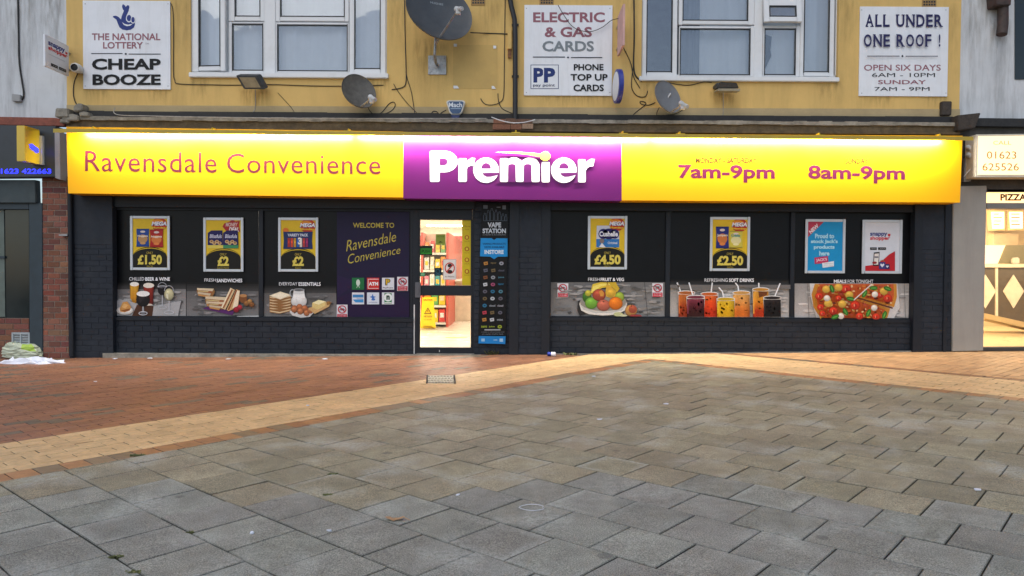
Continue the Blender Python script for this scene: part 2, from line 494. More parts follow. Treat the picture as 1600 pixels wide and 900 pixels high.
B0, SOL, B1 = 5.04, 0.205, 6.19
A0 = sum(ab2(x, y)[0] for x, y in ((1015, 564), (1200, 584), (1400, 606), (1600, 628))) / 4
SOLR = 0.19
A1 = sum(ab2(x, y)[0] for x, y in ((1200, 560), (1400, 578), (1600, 596))) / 3
ONE, TWO = (V, U), (V2, U2)
def in_basis(bs, n, c):
    """half plane n.p <= c as clip coefficients in the given basis"""
    return (n.dot(bs[0]), n.dot(bs[1]), c)
def pave(mb, a0, a1, b0, b1, colf, z=0.0, gap=0.004, hj=0.0012, tilt=0.0, clips=(), bev=0.004, bs=ONE, bloom=0.0):
    poly = [(a0 + gap, b0 + gap), (a1 - gap, b0 + gap), (a1 - gap, b1 - gap), (a0 + gap, b1 - gap)]
    for c in clips: poly = clip(poly, *c)
    # nothing behind the shop wall or far out of view
    poly = clip(poly, bs[0].y, bs[1].y, YW + 0.05)
    if len(poly) < 3: return
    xy = [(a * bs[0].x + b * bs[1].x, a * bs[0].y + b * bs[1].y) for a, b in poly]
    xm = sum(p[0] for p in xy) / len(xy); ym = sum(p[1] for p in xy) / len(xy)
    if ym < -3 or abs(xm) > 14 or abs(xm) > 3.5 + ym * .95: return
    h = z + R.uniform(-hj, hj); tx, ty = R.uniform(-tilt, tilt), R.uniform(-tilt, tilt)
    def zz(x, y): return gz(x, y) + h + (x - xm) * tx + (y - ym) * ty
    def inset(e): return [(xm + (x - xm) * max(0.0, 1 - e / (math.hypot(x - xm, y - ym) or 1)), ym + (y - ym) * max(0.0, 1 - e / (math.hypot(x - xm, y - ym) or 1))) for x, y in xy]
    top = inset(bev); c = colf(xm, ym); i = len(mb.v); n = len(xy)
    dk = tuple(q * 0.26 for q in c)
    rings = [top, xy, xy]; zo = [0, -bev * 0.6, None]
    if bloom: rings = [inset(0.085), top, xy, xy]; zo = [0, 0, -bev * .6, None]
    for rg, o in zip(rings, zo): mb.v += [(x, y, zz(x, y) + o if o is not None else gz(x, y) - 0.02) for x, y in rg]
    mb.f.append([i + k for k in range(n)]); mb.c.append(c); mb.mi.append(0)
    amt = [bloom * R.choice((0, 0, .5, 1)) for _ in range(n)] if bloom else None
    for r in range(len(rings) - 1):
        for k in range(n):
            k2 = (k + 1) % n
            mb.f.append([i + r * n + k2, i + r * n + k, i + (r + 1) * n + k, i + (r + 1) * n + k2]); mb.mi.append(0)
            if bloom and r == 0: mb.c.append([(*c, 0.0), (*c, 0.0), (*c, amt[k]), (*c, amt[k2])])
            elif r == len(rings) - 2: mb.c.append(dk)
            else: mb.c.append(tuple(q * 0.7 for q in c) if bev > .005 else c)
SL, SW = 0.334, 0.346                        # square slabs in stretcher rows
def slab_col(x, y):
    warm = (0.285, 0.248, 0.165); cool = (0.240, 0.236, 0.198)
    # cool grey slabs nearest the viewer, buff-grey ones towards the shop
    lim = 4.05 + 0.25 * math.sin(x * 2.1) - 0.06 * abs(x)
    w = cool if y < lim else warm
    k = R.uniform(0.88, 1.12)
    return tuple(q * k * R.uniform(0.985, 1.015) for q in w)
mb = MB()
# rows run along U (towards the far left), stacked along V; phase taken from the photograph's joints
a_ref, bj = ab(557, 800)
nrow0 = int(math.floor((-4 - a_ref) / SW)); nrow1 = int(math.ceil((A0 + 1 - a_ref) / SW))
CR = in_basis(ONE, V2, A0 - 0.005)
for r in range(nrow0, nrow1 + 1):
    a0 = a_ref + r * SW; off = (SL / 2 if r % 2 else 0.0) + R.uniform(-.012, .012)
    for k in range(-40, 40):
        b0 = bj + off + k * SL
        if b0 > B0 + 0.1 or b0 < -9: continue
        near = math.hypot(*(V * a0 + U * b0)) < 4.6
        pave(mb, a0, a0 + SW, b0, b0 + SL, slab_col, z=0.006, gap=0.0030, hj=0.002, tilt=0.006, clips=((0, 1, B0 - 0.005), CR), bev=0.006, bloom=(R.choice((0, .3, .7, 1)) if near else 0))
M_slab = vcol('concrete_slab', 0.75, noise=0.16, nscale=9, bump=0.7, bscale=140, speck=0.55, blotch=0.22)
# pale lime bloom on the slabs
def add_bloom(m, amt=0.5):
    t = m.node_tree; p = t.nodes['Principled BSDF']; L = t.links.new
    src = p.inputs['Base Color'].links[0].from_socket
    geo = t.nodes.new('ShaderNodeNewGeometry')
    n1 = t.nodes.new('ShaderNodeTexNoise'); n1.inputs['Scale'].default_value = 2.2; n1.inputs['Detail'].default_value = 3
    n2 = t.nodes.new('ShaderNodeTexNoise'); n2.inputs['Scale'].default_value = 45; n2.inputs['Detail'].default_value = 6; n2.inputs['Roughness'].default_value = .8
    L(geo.outputs['Position'], n1.inputs['Vector']); L(geo.outputs['Position'], n2.inputs['Vector'])
    r1 = t.nodes.new('ShaderNodeMapRange'); r1.inputs[1].default_value = 0.52; r1.inputs[2].default_value = 0.72
    r2 = t.nodes.new('ShaderNodeMapRange'); r2.inputs[1].default_value = 0.38; r2.inputs[2].default_value = 0.58; r2.inputs[4].default_value = amt
    L(n1.outputs[0], r1.inputs[0]); L(n2.outputs[0], r2.inputs[0])
    vc = t.nodes.new('ShaderNodeVertexColor'); vc.layer_name = 'col'
    mxa = t.nodes.new('ShaderNodeMath'); mxa.operation = 'MAXIMUM'; L(r1.outputs[0], mxa.inputs[0]); L(vc.outputs[1], mxa.inputs[1]); r1 = mxa
    mu = t.nodes.new('ShaderNodeMath'); mu.operation = 'MULTIPLY'; L(r1.outputs[0], mu.inputs[0]); L(r2.outputs[0], mu.inputs[1])
    mx = t.nodes.new('ShaderNodeMix'); mx.data_type = 'RGBA'
    L(mu.outputs[0], mx.inputs[0]); L(src, mx.inputs[6]); mx.inputs[7].default_value = (0.50, 0.50, 0.45, 1)
    # trodden-in chewing gum and old spots
    v = t.nodes.new('ShaderNodeTexVoronoi'); v.inputs['Scale'].default_value = 1.9
    L(geo.outputs['Position'], v.inputs['Vector'])
    r3 = t.nodes.new('ShaderNodeMapRange'); r3.inputs[1].default_value = .05; r3.inputs[2].default_value = .075; r3.inputs[3].default_value = .5; r3.inputs[4].default_value = 0
    L(v.outputs['Distance'], r3.inputs[0])
    m3 = t.nodes.new('ShaderNodeMix'); m3.data_type = 'RGBA'
    L(r3.outputs[0], m3.inputs[0]); L(mx.outputs[2], m3.inputs[6]); m3.inputs[7].default_value = (.07, .065, .06, 1)
    L(m3.outputs[2], p.inputs['Base Color'])
add_bloom(M_slab, 0.7)
struct('slab_paving', mb, M_slab)

M_paver = vcol('clay_paver', 0.55, noise=0.18, nscale=22, bump=0.45, bscale=130, blotch=0.16)
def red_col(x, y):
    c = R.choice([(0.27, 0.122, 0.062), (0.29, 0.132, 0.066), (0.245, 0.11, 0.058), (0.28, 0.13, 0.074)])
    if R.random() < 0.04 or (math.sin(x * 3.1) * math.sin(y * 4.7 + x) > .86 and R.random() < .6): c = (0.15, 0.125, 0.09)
    k = R.uniform(0.88, 1.12) * (.72 if y > 10.25 else 1)      # darker rows along the shop front
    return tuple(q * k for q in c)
def buff_col(x, y):
    c = R.choice([(0.66, 0.435, 0.215), (0.69, 0.46, 0.23), (0.63, 0.41, 0.20)])
    k = R.uniform(0.94, 1.06); return tuple(q * k for q in c)
def org_col(x, y):
    c = R.choice([(0.55, 0.315, 0.145), (0.51, 0.285, 0.13), (0.58, 0.335, 0.155)])
    k = R.uniform(0.9, 1.1); return tuple(q * k for q in c)
def sol_col(x, y):
    c = R.choice([(0.36, 0.175, 0.075), (0.33, 0.155, 0.072), (0.39, 0.195, 0.085), (0.24, 0.17, 0.10)])
    k = R.uniform(0.85, 1.12); return tuple(q * k for q in c)
def dark_sol(x, y): return tuple(q * .72 for q in sol_col(x, y))
BL, BW = 0.245, 0.104
def field(mb, a0, a1, b0, b1, colf, along='a', clips=(), L=BL, W=BW, bs=ONE):
    kw = dict(z=0.004, gap=0.0028, hj=0.0014, tilt=0.008, clips=clips, bev=0.004, bs=bs)
    s0, s1 = (b0, b1) if along == 'a' else (a0, a1)          # across the rows
    l0, l1 = (a0, a1) if along == 'a' else (b0, b1)          # along them
    n = max(1, round((s1 - s0) / W)); w = (s1 - s0) / n if (s1 - s0) < 2 else W
    for r in range(int(math.ceil((s1 - s0) / w - 1e-6))):
        x = l0 - (r % 2) * L / 2 - R.uniform(0, .02)
        while x < l1:
            p, q, u, v = max(x, l0), min(x + L, l1), s0 + r * w, s0 + (r + 1) * w
            if q - p > .012:
                if along == 'a': pave(mb, p, q, u, v, colf, **kw)
                else: pave(mb, u, v, p, q, colf, **kw)
            x += L
mb = MB()
field(mb, -4.5, A0 + 2, B0, B0 + SOL, sol_col, 'a', L=0.145, W=SOL, clips=(in_basis(ONE, V2, A0 + SOLR),))      # soldier course beside the left band
field(mb, A0, A0 + SOLR, -10, B0 + 2, sol_col, 'b', L=0.145, W=SOLR, bs=TWO, clips=(in_basis(TWO, U, B0),))
struct('soldier_course', mb, M_paver)
mb = MB()
field(mb, -4.5, A0 + 4, B0 + SOL, B1, buff_col, 'a')
CL = in_basis(TWO, U, B0 + SOL)
field(mb, A0 + SOLR, A1, -10, B0 + 2, buff_col, 'b', bs=TWO, clips=(CL,))
struct('buff_paving_band', mb, M_paver)
mb = MB()
field(mb, A1, A1 + 0.165, -10, B0 + 2, dark_sol, 'b', L=0.245, W=0.165, bs=TWO, clips=(CL,))
struct('red_course', mb, M_paver)
mb = MB()
field(mb, A1 + 0.165, A1 + 6, -10, B0 + 2, org_col, 'a', bs=TWO, clips=(CL,))
struct('orange_paving', mb, M_paver)
mb = MB()
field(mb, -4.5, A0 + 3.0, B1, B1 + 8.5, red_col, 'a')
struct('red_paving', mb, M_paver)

# concrete footing strip showing below the left stall riser, dying out to the right
mb = MB()
mb.quad([(160, 552), (650, 554.5), (752, 555), (752, 563), (160, 566)], 10.62, 0.14)
mb.quad([(858, 553.0), (1428, 548.5), (1428, 556), (858, 562)], 10.66, 0.10)
struct('concrete_footing', mb, M_conc, bevel=0.004)

# ================================================================== THE SHOP BUILDING
shop = thing('shop_building', 'yellow rendered shop with navy brick front and purple and yellow fascia, flats above', 'shop', (0, YW, 0))
XL, XR = P(104, 90, YW).x, P(1500.5, 90, YW).x
zl = lambda px, py, Y=YW: P(px, py, Y).z
ZT = 6.4
# window openings in the upper wall (picture pixels)
W1 = (298, -70, 604.5, 121); W2 = (1002, -66, 1309, 125.5)
def wall_holes(mb, x0, x1, z0, z1, y, holes, th):
    """wall slab with rectangular holes: front, back and reveals"""
    xs = sorted({x0, x1, *[h[0] for h in holes], *[h[1] for h in holes]}); zs = sorted({z0, z1, *[h[2] for h in holes], *[h[3] for h in holes]})
    def hole(xm, zm): return any(h[0] < xm < h[1] and h[2] < zm < h[3] for h in holes)
    for i in range(len(xs) - 1):
        for j in range(len(zs) - 1):
            if hole((xs[i] + xs[i + 1]) / 2, (zs[j] + zs[j + 1]) / 2): continue
            a, b, c, d = xs[i], xs[i + 1], zs[j], zs[j + 1]
            mb.face([(a, y, c), (b, y, c), (b, y, d), (a, y, d)]); mb.face([(b, y + th, c), (a, y + th, c), (a, y + th, d), (b, y + th, d)])
    for a, b, c, d in holes:
        mb.face([(a, y, c), (a, y, d), (a, y + th, d), (a, y + th, c)]); mb.face([(b, y, d), (b, y, c), (b, y + th, c), (b, y + th, d)])
        mb.face([(a, y, c), (a, y + th, c), (b, y + th, c), (b, y, c)]); mb.face([(a, y, d), (b, y, d), (b, y + th, d), (a, y + th, d)])
    for a, b in ((x0, x0), (x1, x1)):
        mb.face([(a, y, z0), (a, y, z1), (a, y + th, z1), (a, y + th, z0)])
    mb.face([(x0, y, z1), (x1, y, z1), (x1, y + th, z1), (x0, y + th, z1)]); mb.face([(x0, y, z0), (x0, y + th, z0), (x1, y + th, z0), (x1, y, z0)])
def hole_of(w):
    a, b = P(w[0], w[3], YW), P(w[2], w[3], YW); t = P((w[0] + w[2]) / 2, w[1], YW)
    return (a.x, b.x, (a.z + b.z) / 2, t.z)
H1, H2 = hole_of(W1), hole_of(W2)
zb_wall = P(800, 179, YW).z
mb = MB(); wall_holes(mb, XL, XR, zb_wall, ZT, YW, [H1, H2], 0.28)
part('upper_wall', mb, M_yellow, shop)
mb = MB(); mb.quad([(104, 164), (800, 167.5), (1500, 170.5), (1500, 183.5), (800, 180.5), (104, 174)], YW - 0.006, 0.004)
part('unpainted_wall_strip', mb, M_band, shop)
mb = MB(); a, b = P(708, 70, YW), P(777, 139, YW); mb.box(a.x, b.x, YW - 0.003, YW + .002, b.z, a.z)
part('paint_patch', mb, mat('darker_yellow_paint', (0.54, 0.365, 0.125), 0.85, var=0.08, scale=4), shop)
M_rust, M_drip = stain_mat('rust_run', (.22, .11, .03), .6), stain_mat('dirt_run', (.16, .12, .06), .38)
def run(x0, y0, x1, y1, m, par, Y, nm='drip_stain', a=1.0):
    mb = MB(); n = 8
    for i in range(n):
        for j in range(6):
            xa, xb = x0 + (x1 - x0) * i / n, x0 + (x1 - x0) * (i + 1) / n; ya, yb = y0 + (y1 - y0) * j / 6, y0 + (y1 - y0) * (j + 1) / 6
            al = lambda u, v: a * min(1, 4 * u * (1 - u) * 1.3) * (1 - v) * min(1, v * 8 + .3)
            mb.face([P(xa, ya, Y), P(xa, yb, Y), P(xb, yb, Y), P(xb, ya, Y)], [(1, 1, 1, al(i / n, j / 6)), (1, 1, 1, al(i / n, (j + 1) / 6)), (1, 1, 1, al((i + 1) / n, (j + 1) / 6)), (1, 1, 1, al((i + 1) / n, j / 6))])
    return part(nm, mb, m, par)
run(372, 138, 424, 172, M_rust, shop, YW - .0025, 'rust_stain'); run(1108, 142, 1152, 172, M_rust, shop, YW - .0025, 'rust_stain')
for q in ((294, 121, 330, 165), (560, 121, 612, 160), (998, 127, 1030, 168), (1270, 126, 1318, 166), (640, 60, 712, 150), (128, 138, 180, 166), (225, 138, 268, 165), (830, 148, 960, 170), (1340, 150, 1400, 172), (1440, 150, 1484, 174)): run(*q, M_drip, shop, YW - .0025)
for q in ((268, -10, 298, 100), (606, -10, 640, 90), (744, -10, 790, 80), (960, -10, 1000, 70), (1310, -10, 1342, 90), (1482, 5, 1500, 120)): run(*q, M_drip, shop, YW - .0025, a=.7)
# roof edge far above the picture
mb = MB(); mb.box(XL - 3.2, XR + 3.2, YW - 0.3, YW - 0.02, ZT - 0.12, ZT + 0.06)
part('roof_edge', mb, M_brown, shop)
# flashing, concrete edge and timber moulding above the fascia
mb = MB()
fl = lambda o: [(104 + 174.5 * i, 174 + 1.2 * i + o) for i in range(9)]
def strip(mb, o0, o1, Y, depth, x0=104, x1=1500, n=60, jag=0.0, col=None):
    for i in range(n):
        xa, xb = x0 + (x1 - x0) * i / n, x0 + (x1 - x0) * (i + 1) / n
        s = lambda x: 174 + 0.0069 * (x - 104)
        j0, j1 = R.uniform(-jag, jag), R.uniform(-jag, jag)
        mb.quad([(xa, s(xa) + o0 + j0), (xb, s(xb) + o0 + j0), (xb, s(xb) + o1 + j1), (xa, s(xa) + o1 + j1)], Y, depth, col)
mb = MB(); strip(mb, -1, 8.5, YW - 0.05, 0.05, n=24, jag=0.5); part('flashing', mb, M_bitumen, shop)
mb = MB(); strip(mb, 7.5, 13.0, YW - 0.13, 0.2, n=70, jag=0.6); part('concrete_edge', mb, M_conc, shop)
mb = MB(); strip(mb, 12.5, 27, YW - 0.10, 0.18, n=12, jag=0.3); strip(mb, 23.0, 26.5, YW - 0.125, 0.03, n=12, jag=0.3); part('timber_moulding', mb, M_brown, shop)
# lumps of broken render and brick at the cornice ends and behind the downpipe
mb = MB()
for (x, y, w, h) in ((96, 176, 22, 14), (110, 183, 26, 11), (121, 168, 15, 10), (132, 178, 16, 8), (100, 188, 16, 8)):
    mb.quad([(x - w / 2 + R.uniform(-2, 2), y - h / 2 + R.uniform(-2, 2)), (x + R.uniform(-3, 3), y - h / 2 - R.uniform(0, 3)), (x + w / 2 + R.uniform(-2, 2), y - h / 2 + R.uniform(-1, 3)), (x + w / 2, y + h / 2), (x - w / 2, y + h / 2 + R.uniform(-2, 2))], YW - 0.15 - R.uniform(0, .05), 0.2)
part('broken_corbel', mb, M_conc, shop, bevel=0.012)
mb = MB()
mb.quad([(1496, 180), (1533, 176), (1530, 184), (1524, 200), (1497, 204)], YW - 0.2, 0.3)
mb.quad([(1472, 158), (1488, 158), (1487, 180), (1471, 180)], YW - 0.06, 0.1)
part('corbel', mb, mat('sooty_brick', (0.05, 0.04, 0.033), 0.9, var=0.4, scale=20, bump=0.5), shop, bevel=0.01)
mb = MB()
for i, (x0, y0, x1, y1) in enumerate(((771, 186, 789, 193), (790, 185, 806, 193), (807, 186, 832, 192), (770, 194, 797, 202), (798, 194, 815, 202), (816, 193, 833, 201))):
    c = R.choice([(0.20, 0.09, 0.05), (0.13, 0.07, 0.045), (0.30, 0.2, 0.13)]); mb.pbox(x0, y0, x1, y1, YW - 0.15, 0.1, c)
part('exposed_brick', mb, M_brick, shop)
# air bricks near the top edge
for i, (x, y) in enumerate(((747, 0), (854, 0), (1452, 3))):
    mb = MB(); mb.pbox(x - 11, y - 8, x + 11, y + 8, YW - 0.008, 0.006)
    o = part('air_brick', mb, mat('clay_air_brick', (0.34, 0.21, 0.08), 0.9), shop)
    mb = MB()
    for i in range(5):
        for j in range(3): mb.pbox(x - 9 + i * 4, y - 6 + j * 4.4, x - 6.4 + i * 4, y - 3.4 + j * 4.4, YW - 0.011, 0.004)
    part('grille_hole', mb, M_blackp, o)

# ---- upstairs windows
M_curtain = mat('net_curtain', (0.74, 0.78, 0.82), 0.9, var=0.05, scale=3)
M_dark = mat('dark_room', (0.02, 0.02, 0.022), 0.9)
def frame_ring(mb, x0, y0, x1, y1, t, Y, d, tb=None):
    tb = tb or t
    mb.pbox(x0, y0, x0 + t, y1, Y, d); mb.pbox(x1 - t, y0, x1, y1, Y, d); mb.pbox(x0 + t, y0, x1 - t, y0 + t, Y, d); mb.pbox(x0 + t, y1 - tb, x1 - t, y1, Y, d)
def casement(par, outer, pane, Y, swing=0.0, hinge='l'):
    x0, y0, x1, y1 = outer; a, b, c, d = pane
    mb = MB()
    mb.pbox(x0, y0, a, y1, Y, .05); mb.pbox(c, y0, x1, y1, Y, .05); mb.pbox(a, y0, c, b, Y, .05); mb.pbox(a, d, c, y1, Y, .05)
    g = MB(); g.pbox(a, b, c, d, Y + 0.02, 0.006)
    k = MB()                                            # black gasket round the pane
    e = 1.3; k.pbox(a, b, a + e, d, Y - .002, .02); k.pbox(c - e, b, c, d, Y - .002, .02); k.pbox(a + e, b, c - e, b + e, Y - .002, .02); k.pbox(a + e, d - e, c - e, d, Y - .002, .02)
    if swing:
        # swung outwards about one edge
        if hinge == 'top':
            p0 = P((x0 + x1) / 2, y0, Y); ang = -swing
            rot = lambda v: (v[0], p0.y + (v[1] - p0.y) * math.cos(ang) + (v[2] - p0.z) * -math.sin(ang) * -1, p0.z + (v[2] - p0.z) * math.cos(ang) + (v[1] - p0.y) * math.sin(ang) * -1)
            rot = lambda v: (v[0], p0.y + (v[1] - p0.y) * math.cos(swing) + (v[2] - p0.z) * math.sin(swing), p0.z - (v[1] - p0.y) * math.sin(swing) + (v[2] - p0.z) * math.cos(swing))
        else:
            p0 = P(x0 if hinge == 'l' else x1, y0, Y); sg = -1 if hinge == 'l' else 1
            rot = lambda v: (p0.x + (v[0] - p0.x) * math.cos(swing) - (v[1] - p0.y) * math.sin(sg * swing), p0.y + (v[0] - p0.x) * math.sin(sg * swing) + (v[1] - p0.y) * math.cos(swing), v[2])
        for q in (mb, g, k): q.v = [rot(v) for v in q.v]
    o = part('casement', mb, M_upvc, par, bevel=0.006)
    part('pane', g, M_glass, o); part('gasket', k, M_blackp, o)
    return o
def curtain(mb, x0, y0, x1, y1, Y, fold=14, amp=0.03, n=90, gather=0):
    a, b = P(x0, y1, Y), P(x1, y0, Y)
    ph = [R.uniform(0, 6) for _ in range(5)]
    cols = []
    for i in range(n + 1):
        u = i / n; x = a.x + (b.x - a.x) * u
        y = Y + amp * (math.sin(u * fold * 6.28 + ph[0]) * 0.6 + math.sin(u * fold * 2.3 * 6.28 + ph[1]) * 0.3 + math.sin(u * fold * 0.37 * 6.28 + ph[2]) * 0.6)
        cols.append((x, y))
    for i in range(n):
        (xa, ya), (xb, yb) = cols[i], cols[i + 1]
        mb.face([(xa, ya, a.z), (xb, yb, a.z), (xb, yb * 1.0, b.z), (xa, ya, b.z)])
YF = YW + 0.05
def upstairs(name, outer, sill, lights, mull, seed):
    w = part(name, MB().pbox(*mull, YF - 0.01, 0.07), M_upvc, shop, bevel=0.004)
    mb = MB(); x0, y0, x1, y1 = outer
    frame_ring(mb, x0, y0, x1, y1, 3.0, YF + 0.01, 0.07, 5)
    part('window_frame', mb, M_upvc, w, bevel=0.004)
    mb = MB(); mb.pbox(*sill, YW - 0.05, 0.16); part('sill', mb, M_upvc, w, bevel=0.008)
    for L in lights: casement(w, *L)
    return w
T = -64
w1 = upstairs('upstairs_window', (297.5, T, 604.5, 117), (295.5, 113.5, 605.5, 121), [
    ((298, T, 354, 111), (310.5, 4 - 40, 346, 104), YF - 0.02, 0.10, 'l'),
    ((357, T, 413, 32.5), (366.5, -40, 406.5, 25.5), YF),
    ((357, 34.5, 413, 114), (362.5, 37, 411, 110), YF),
    ((430, T, 545, 33), (437.5, -40, 538.5, 26), YF),
    ((430, 35, 545, 114), (433, 38.5, 543, 111), YF),
    ((546, T, 602.5, 115), (553.5, -40, 594.5, 107.5), YF - 0.012)], (413, T, 430, 116), 1)
w2 = upstairs('upstairs_window', (1002.5, T, 1309, 122), (1000, 119.5, 1311, 126.5), [
    ((1004, T, 1058.5, 120), (1010.5, -40, 1051, 112.5), YF - 0.012),
    ((1061, T, 1179, 38), (1067, -40, 1169.5, 32), YF),
    ((1061, 41, 1179, 119), (1062.5, 44.5, 1172.5, 117), YF),
    ((1192, T + 30, 1250.5, 37), (1200, 11, 1242, 29), YF - 0.03, 0.13, 'top'),
    ((1192, 40, 1250, 119), (1194.5, 44.5, 1243.5, 117), YF),
    ((1251, T, 1304, 119), (1256.5, -40, 1296.5, 112.5), YF - 0.012)], (1179, T, 1192, 120), 2)
mb = MB(); curtain(mb, 300, -80, 604, 125, YW + 0.21, fold=9); part('net_curtain', mb, M_curtain, w1, smooth=True)
mb = MB(); curtain(mb, 1050, -80, 1306, 130, YW + 0.24, fold=7); part('net_curtain', mb, M_curtain, w2, smooth=True)
mb = MB(); curtain(mb, 1054, -80, 1094, 130, YW + 0.19, fold=3, amp=.015); part('side_curtain', mb, mat('grey_curtain', (0.20, 0.23, 0.27), 0.9), w2, smooth=True)
mb = MB(); mb.box(H1[0] - .3, H2[1] + .3, YW + 0.29, YW + 1.6, zb_wall, ZT - .2)
mb.f = [f for i, f in enumerate(mb.f) if i != 0]; mb.c = mb.c[1:]; mb.mi = mb.mi[1:]
part('flat_room', mb, mat('flat_wall_paper', (0.30, 0.30, 0.30), 0.9), shop)
# torn edge of a blind in the right window
mb = MB(); mb.quad([(1196, 54), (1206, 57), (1204, 78), (1205, 88), (1199, 100), (1196, 108)], YW + 0.16, 0.004); part('torn_blind', mb, M_dark, w2)

# ---- ground floor front
YG = 10.78
def px_z(px, py, Y): return P(px, py, Y).z
NV = None
# stall risers of real brick courses under the shop windows
for (x0, x1, yt, yb) in ((176, 645, 501, 558), (859, 1428, 500, 556)):
    mb = MB(); a, b = P(x0, 530, YG - .06), P(x1, 530, YG - .06)
    bricks(mb, a.x, b.x, min(gz(a.x), gz(b.x)) - 0.03, px_z((x0 + x1) / 2, yt, YG - .06), YG - .06, zoff=px_z((x0 + x1) / 2, yt, YG - .06))
    part('stall_riser', mb, M_navy, shop)
# pilasters: brick with a smooth painted upper part
def pilaster(x0, x1, ysplit, Y, smooth_strips=(), top=312, bot=560):
    mb = MB(); a, b = P(x0, 430, Y), P(x1, 430, Y); zs = px_z((x0 + x1) / 2, ysplit, Y); zb = gz((a.x + b.x) / 2) - .04
    bricks(mb, a.x, b.x, zb, zs, Y, depth=0.005, zoff=0.02)
    o = part('pilaster', mb, M_navy, shop)
    mb = MB(); mb.box(a.x, b.x, Y - 0.002, Y + 0.12, zs, px_z((x0 + x1) / 2, top, Y))
    part('smooth_render', mb, M_navy, o, bevel=0.003)
    for k, (s0, s1) in enumerate(smooth_strips):
        mb = MB(); p, q = P(s0, 430, Y), P(s1, 430, Y); mb.box(p.x, q.x, Y - 0.02, Y + 0.05, zb, px_z((s0 + s1) / 2, top, Y)); part('corner_post', mb, M_navyd, o, bevel=0.004)
pilaster(116, 176, 382, YG - 0.14, ((109, 116.5),), top=300)
pilaster(796.5, 859, 386, YG - 0.13, ((796, 810.5), (846, 859.5)), top=308)
pilaster(1428, 1489, 390, YG - 0.13, ((1427, 1440), (1474, 1480)), top=312)
# brick strip behind the vape poster, right of the door
mb = MB(); a, b = P(741, 430, YG - .05), P(797, 430, YG - .05); bricks(mb, a.x, b.x, -0.04, px_z(770, 316, YG - .05), YG - .05, zoff=.02); part('door_side_wall', mb, M_navy, shop)
# back wall above the glazing and the soffit behind the fascia
mb = MB(); a, b = P(176, 300, YG), P(1489, 300, YG)
mb.box(a.x, b.x, YG + 0.0, YG + 0.1, px_z(800, 326, YG), zb_wall)
part('lintel_beam', mb, M_navyd, shop)
# roller shutter boxes
for (x0, x1, y0, y1) in ((176, 741, 303, 325), (861, 1428, 306, 330)):
    mb = MB(); mb.pbox(x0, y0, x1, y1, YG - 0.10, 0.12); mb.pbox(x0, y1 - 5, x1, y1 - 3, YG - 0.108, 0.02); part('shutter_box', mb, M_navyd, shop, bevel=0.006)
# shop windows: frame, mullions, black panes
def shop_window(x0, y0, x1, y1, mulls, seams, ytop2=None):
    mb = MB(); Y = YG - 0.03
    frame_ring(mb, x0, y0, x1, y1, 4, Y, 0.07, 4)
    w = part('shop_window', mb, M_navyd, shop, bevel=0.004)
    mb = MB(); mb.pbox(x0 - 1, y1 - 2, x1 + 1, y1 + 3.5, Y - 0.05, 0.1); part('window_sill', mb, M_navyd, w, bevel=0.004)
    for m in mulls:
        mb = MB(); mb.pbox(m[0], y0 + 4, m[1], y1 - 4, Y - 0.004, 0.06); part('mullion', mb, M_navyd, w, bevel=0.004)
    ed = [x0 + 3] + [v for m in mulls for v in m] + [x1 - 3]
    for a, b in zip(ed[::2], ed[1::2]):
        mb = MB(); mb.pbox(a, y0 + 3, b, y1 - 3, YG + 0.005, 0.01); part('blacked_out_pane', mb, M_black, w)
    for sx in seams:
        mb = MB(); mb.pbox(sx - .8, y0 + 4, sx + .8, y1 - 4, YG - 0.002, 0.006); part('panel_joint', mb, M_blackp, w)
    return w
shop_window(175, 325, 645, 498.5, [(404, 411)], [])
shop_window(857, 327, 1430, 499.5, [(1040, 1047), (1235, 1241.5)], [])

# ---- door: outer frame, leaf with mid rail, two panes
Y = YG - 0.03
mb = MB()
for r in ((653.5, 446, 738, 462), (653.5, 543, 738, 553.5), (653, 462, 656, 543), (735.5, 462, 738.5, 543), (653, 343, 656, 446), (735.5, 343, 738.5, 446)): mb.pbox(*r, Y - 0.004, 0.06)
door = part('shop_door', mb, M_navyd, shop, bevel=0.004)
mb = MB()
for r in ((645, 322, 654, 553), (737.5, 322, 743, 553), (654, 322, 737.5, 343.5)): mb.pbox(*r, Y, 0.07)
part('door_frame', mb, M_navyd, door, bevel=0.004)
for r in ((653.5, 343, 738, 446), (653.5, 462, 738, 543)):
    mb = MB(); mb.pbox(*r, Y + 0.03, 0.006); part('door_pane', mb, M_shopglass, door)
mb = MB(); mb.pbox(648.5, 441, 657, 465, Y - 0.03, 0.03); mb.pbox(651, 446, 654.5, 459, Y - 0.045, 0.02)
part('door_handle', mb, mat('grey_plastic', (0.10, 0.10, 0.11), 0.4), door, bevel=0.004)
mb = MB(); mb.pbox(646.3, 476, 648, 553, Y - 0.004, 0.01); part('edge_trim', mb, mat('white_trim', (0.7, 0.7, 0.68), 0.5), door)
mb = MB(); mb.pbox(686, 547, 687.2, 550, Y - 0.008, 0.004); part('lock_cylinder', mb, M_alu, door)
mb = MB(); mb.pbox(650, 552.8, 741, 556, YG - 0.1, 0.3); part('threshold', mb, M_conc, door, bevel=0.004)

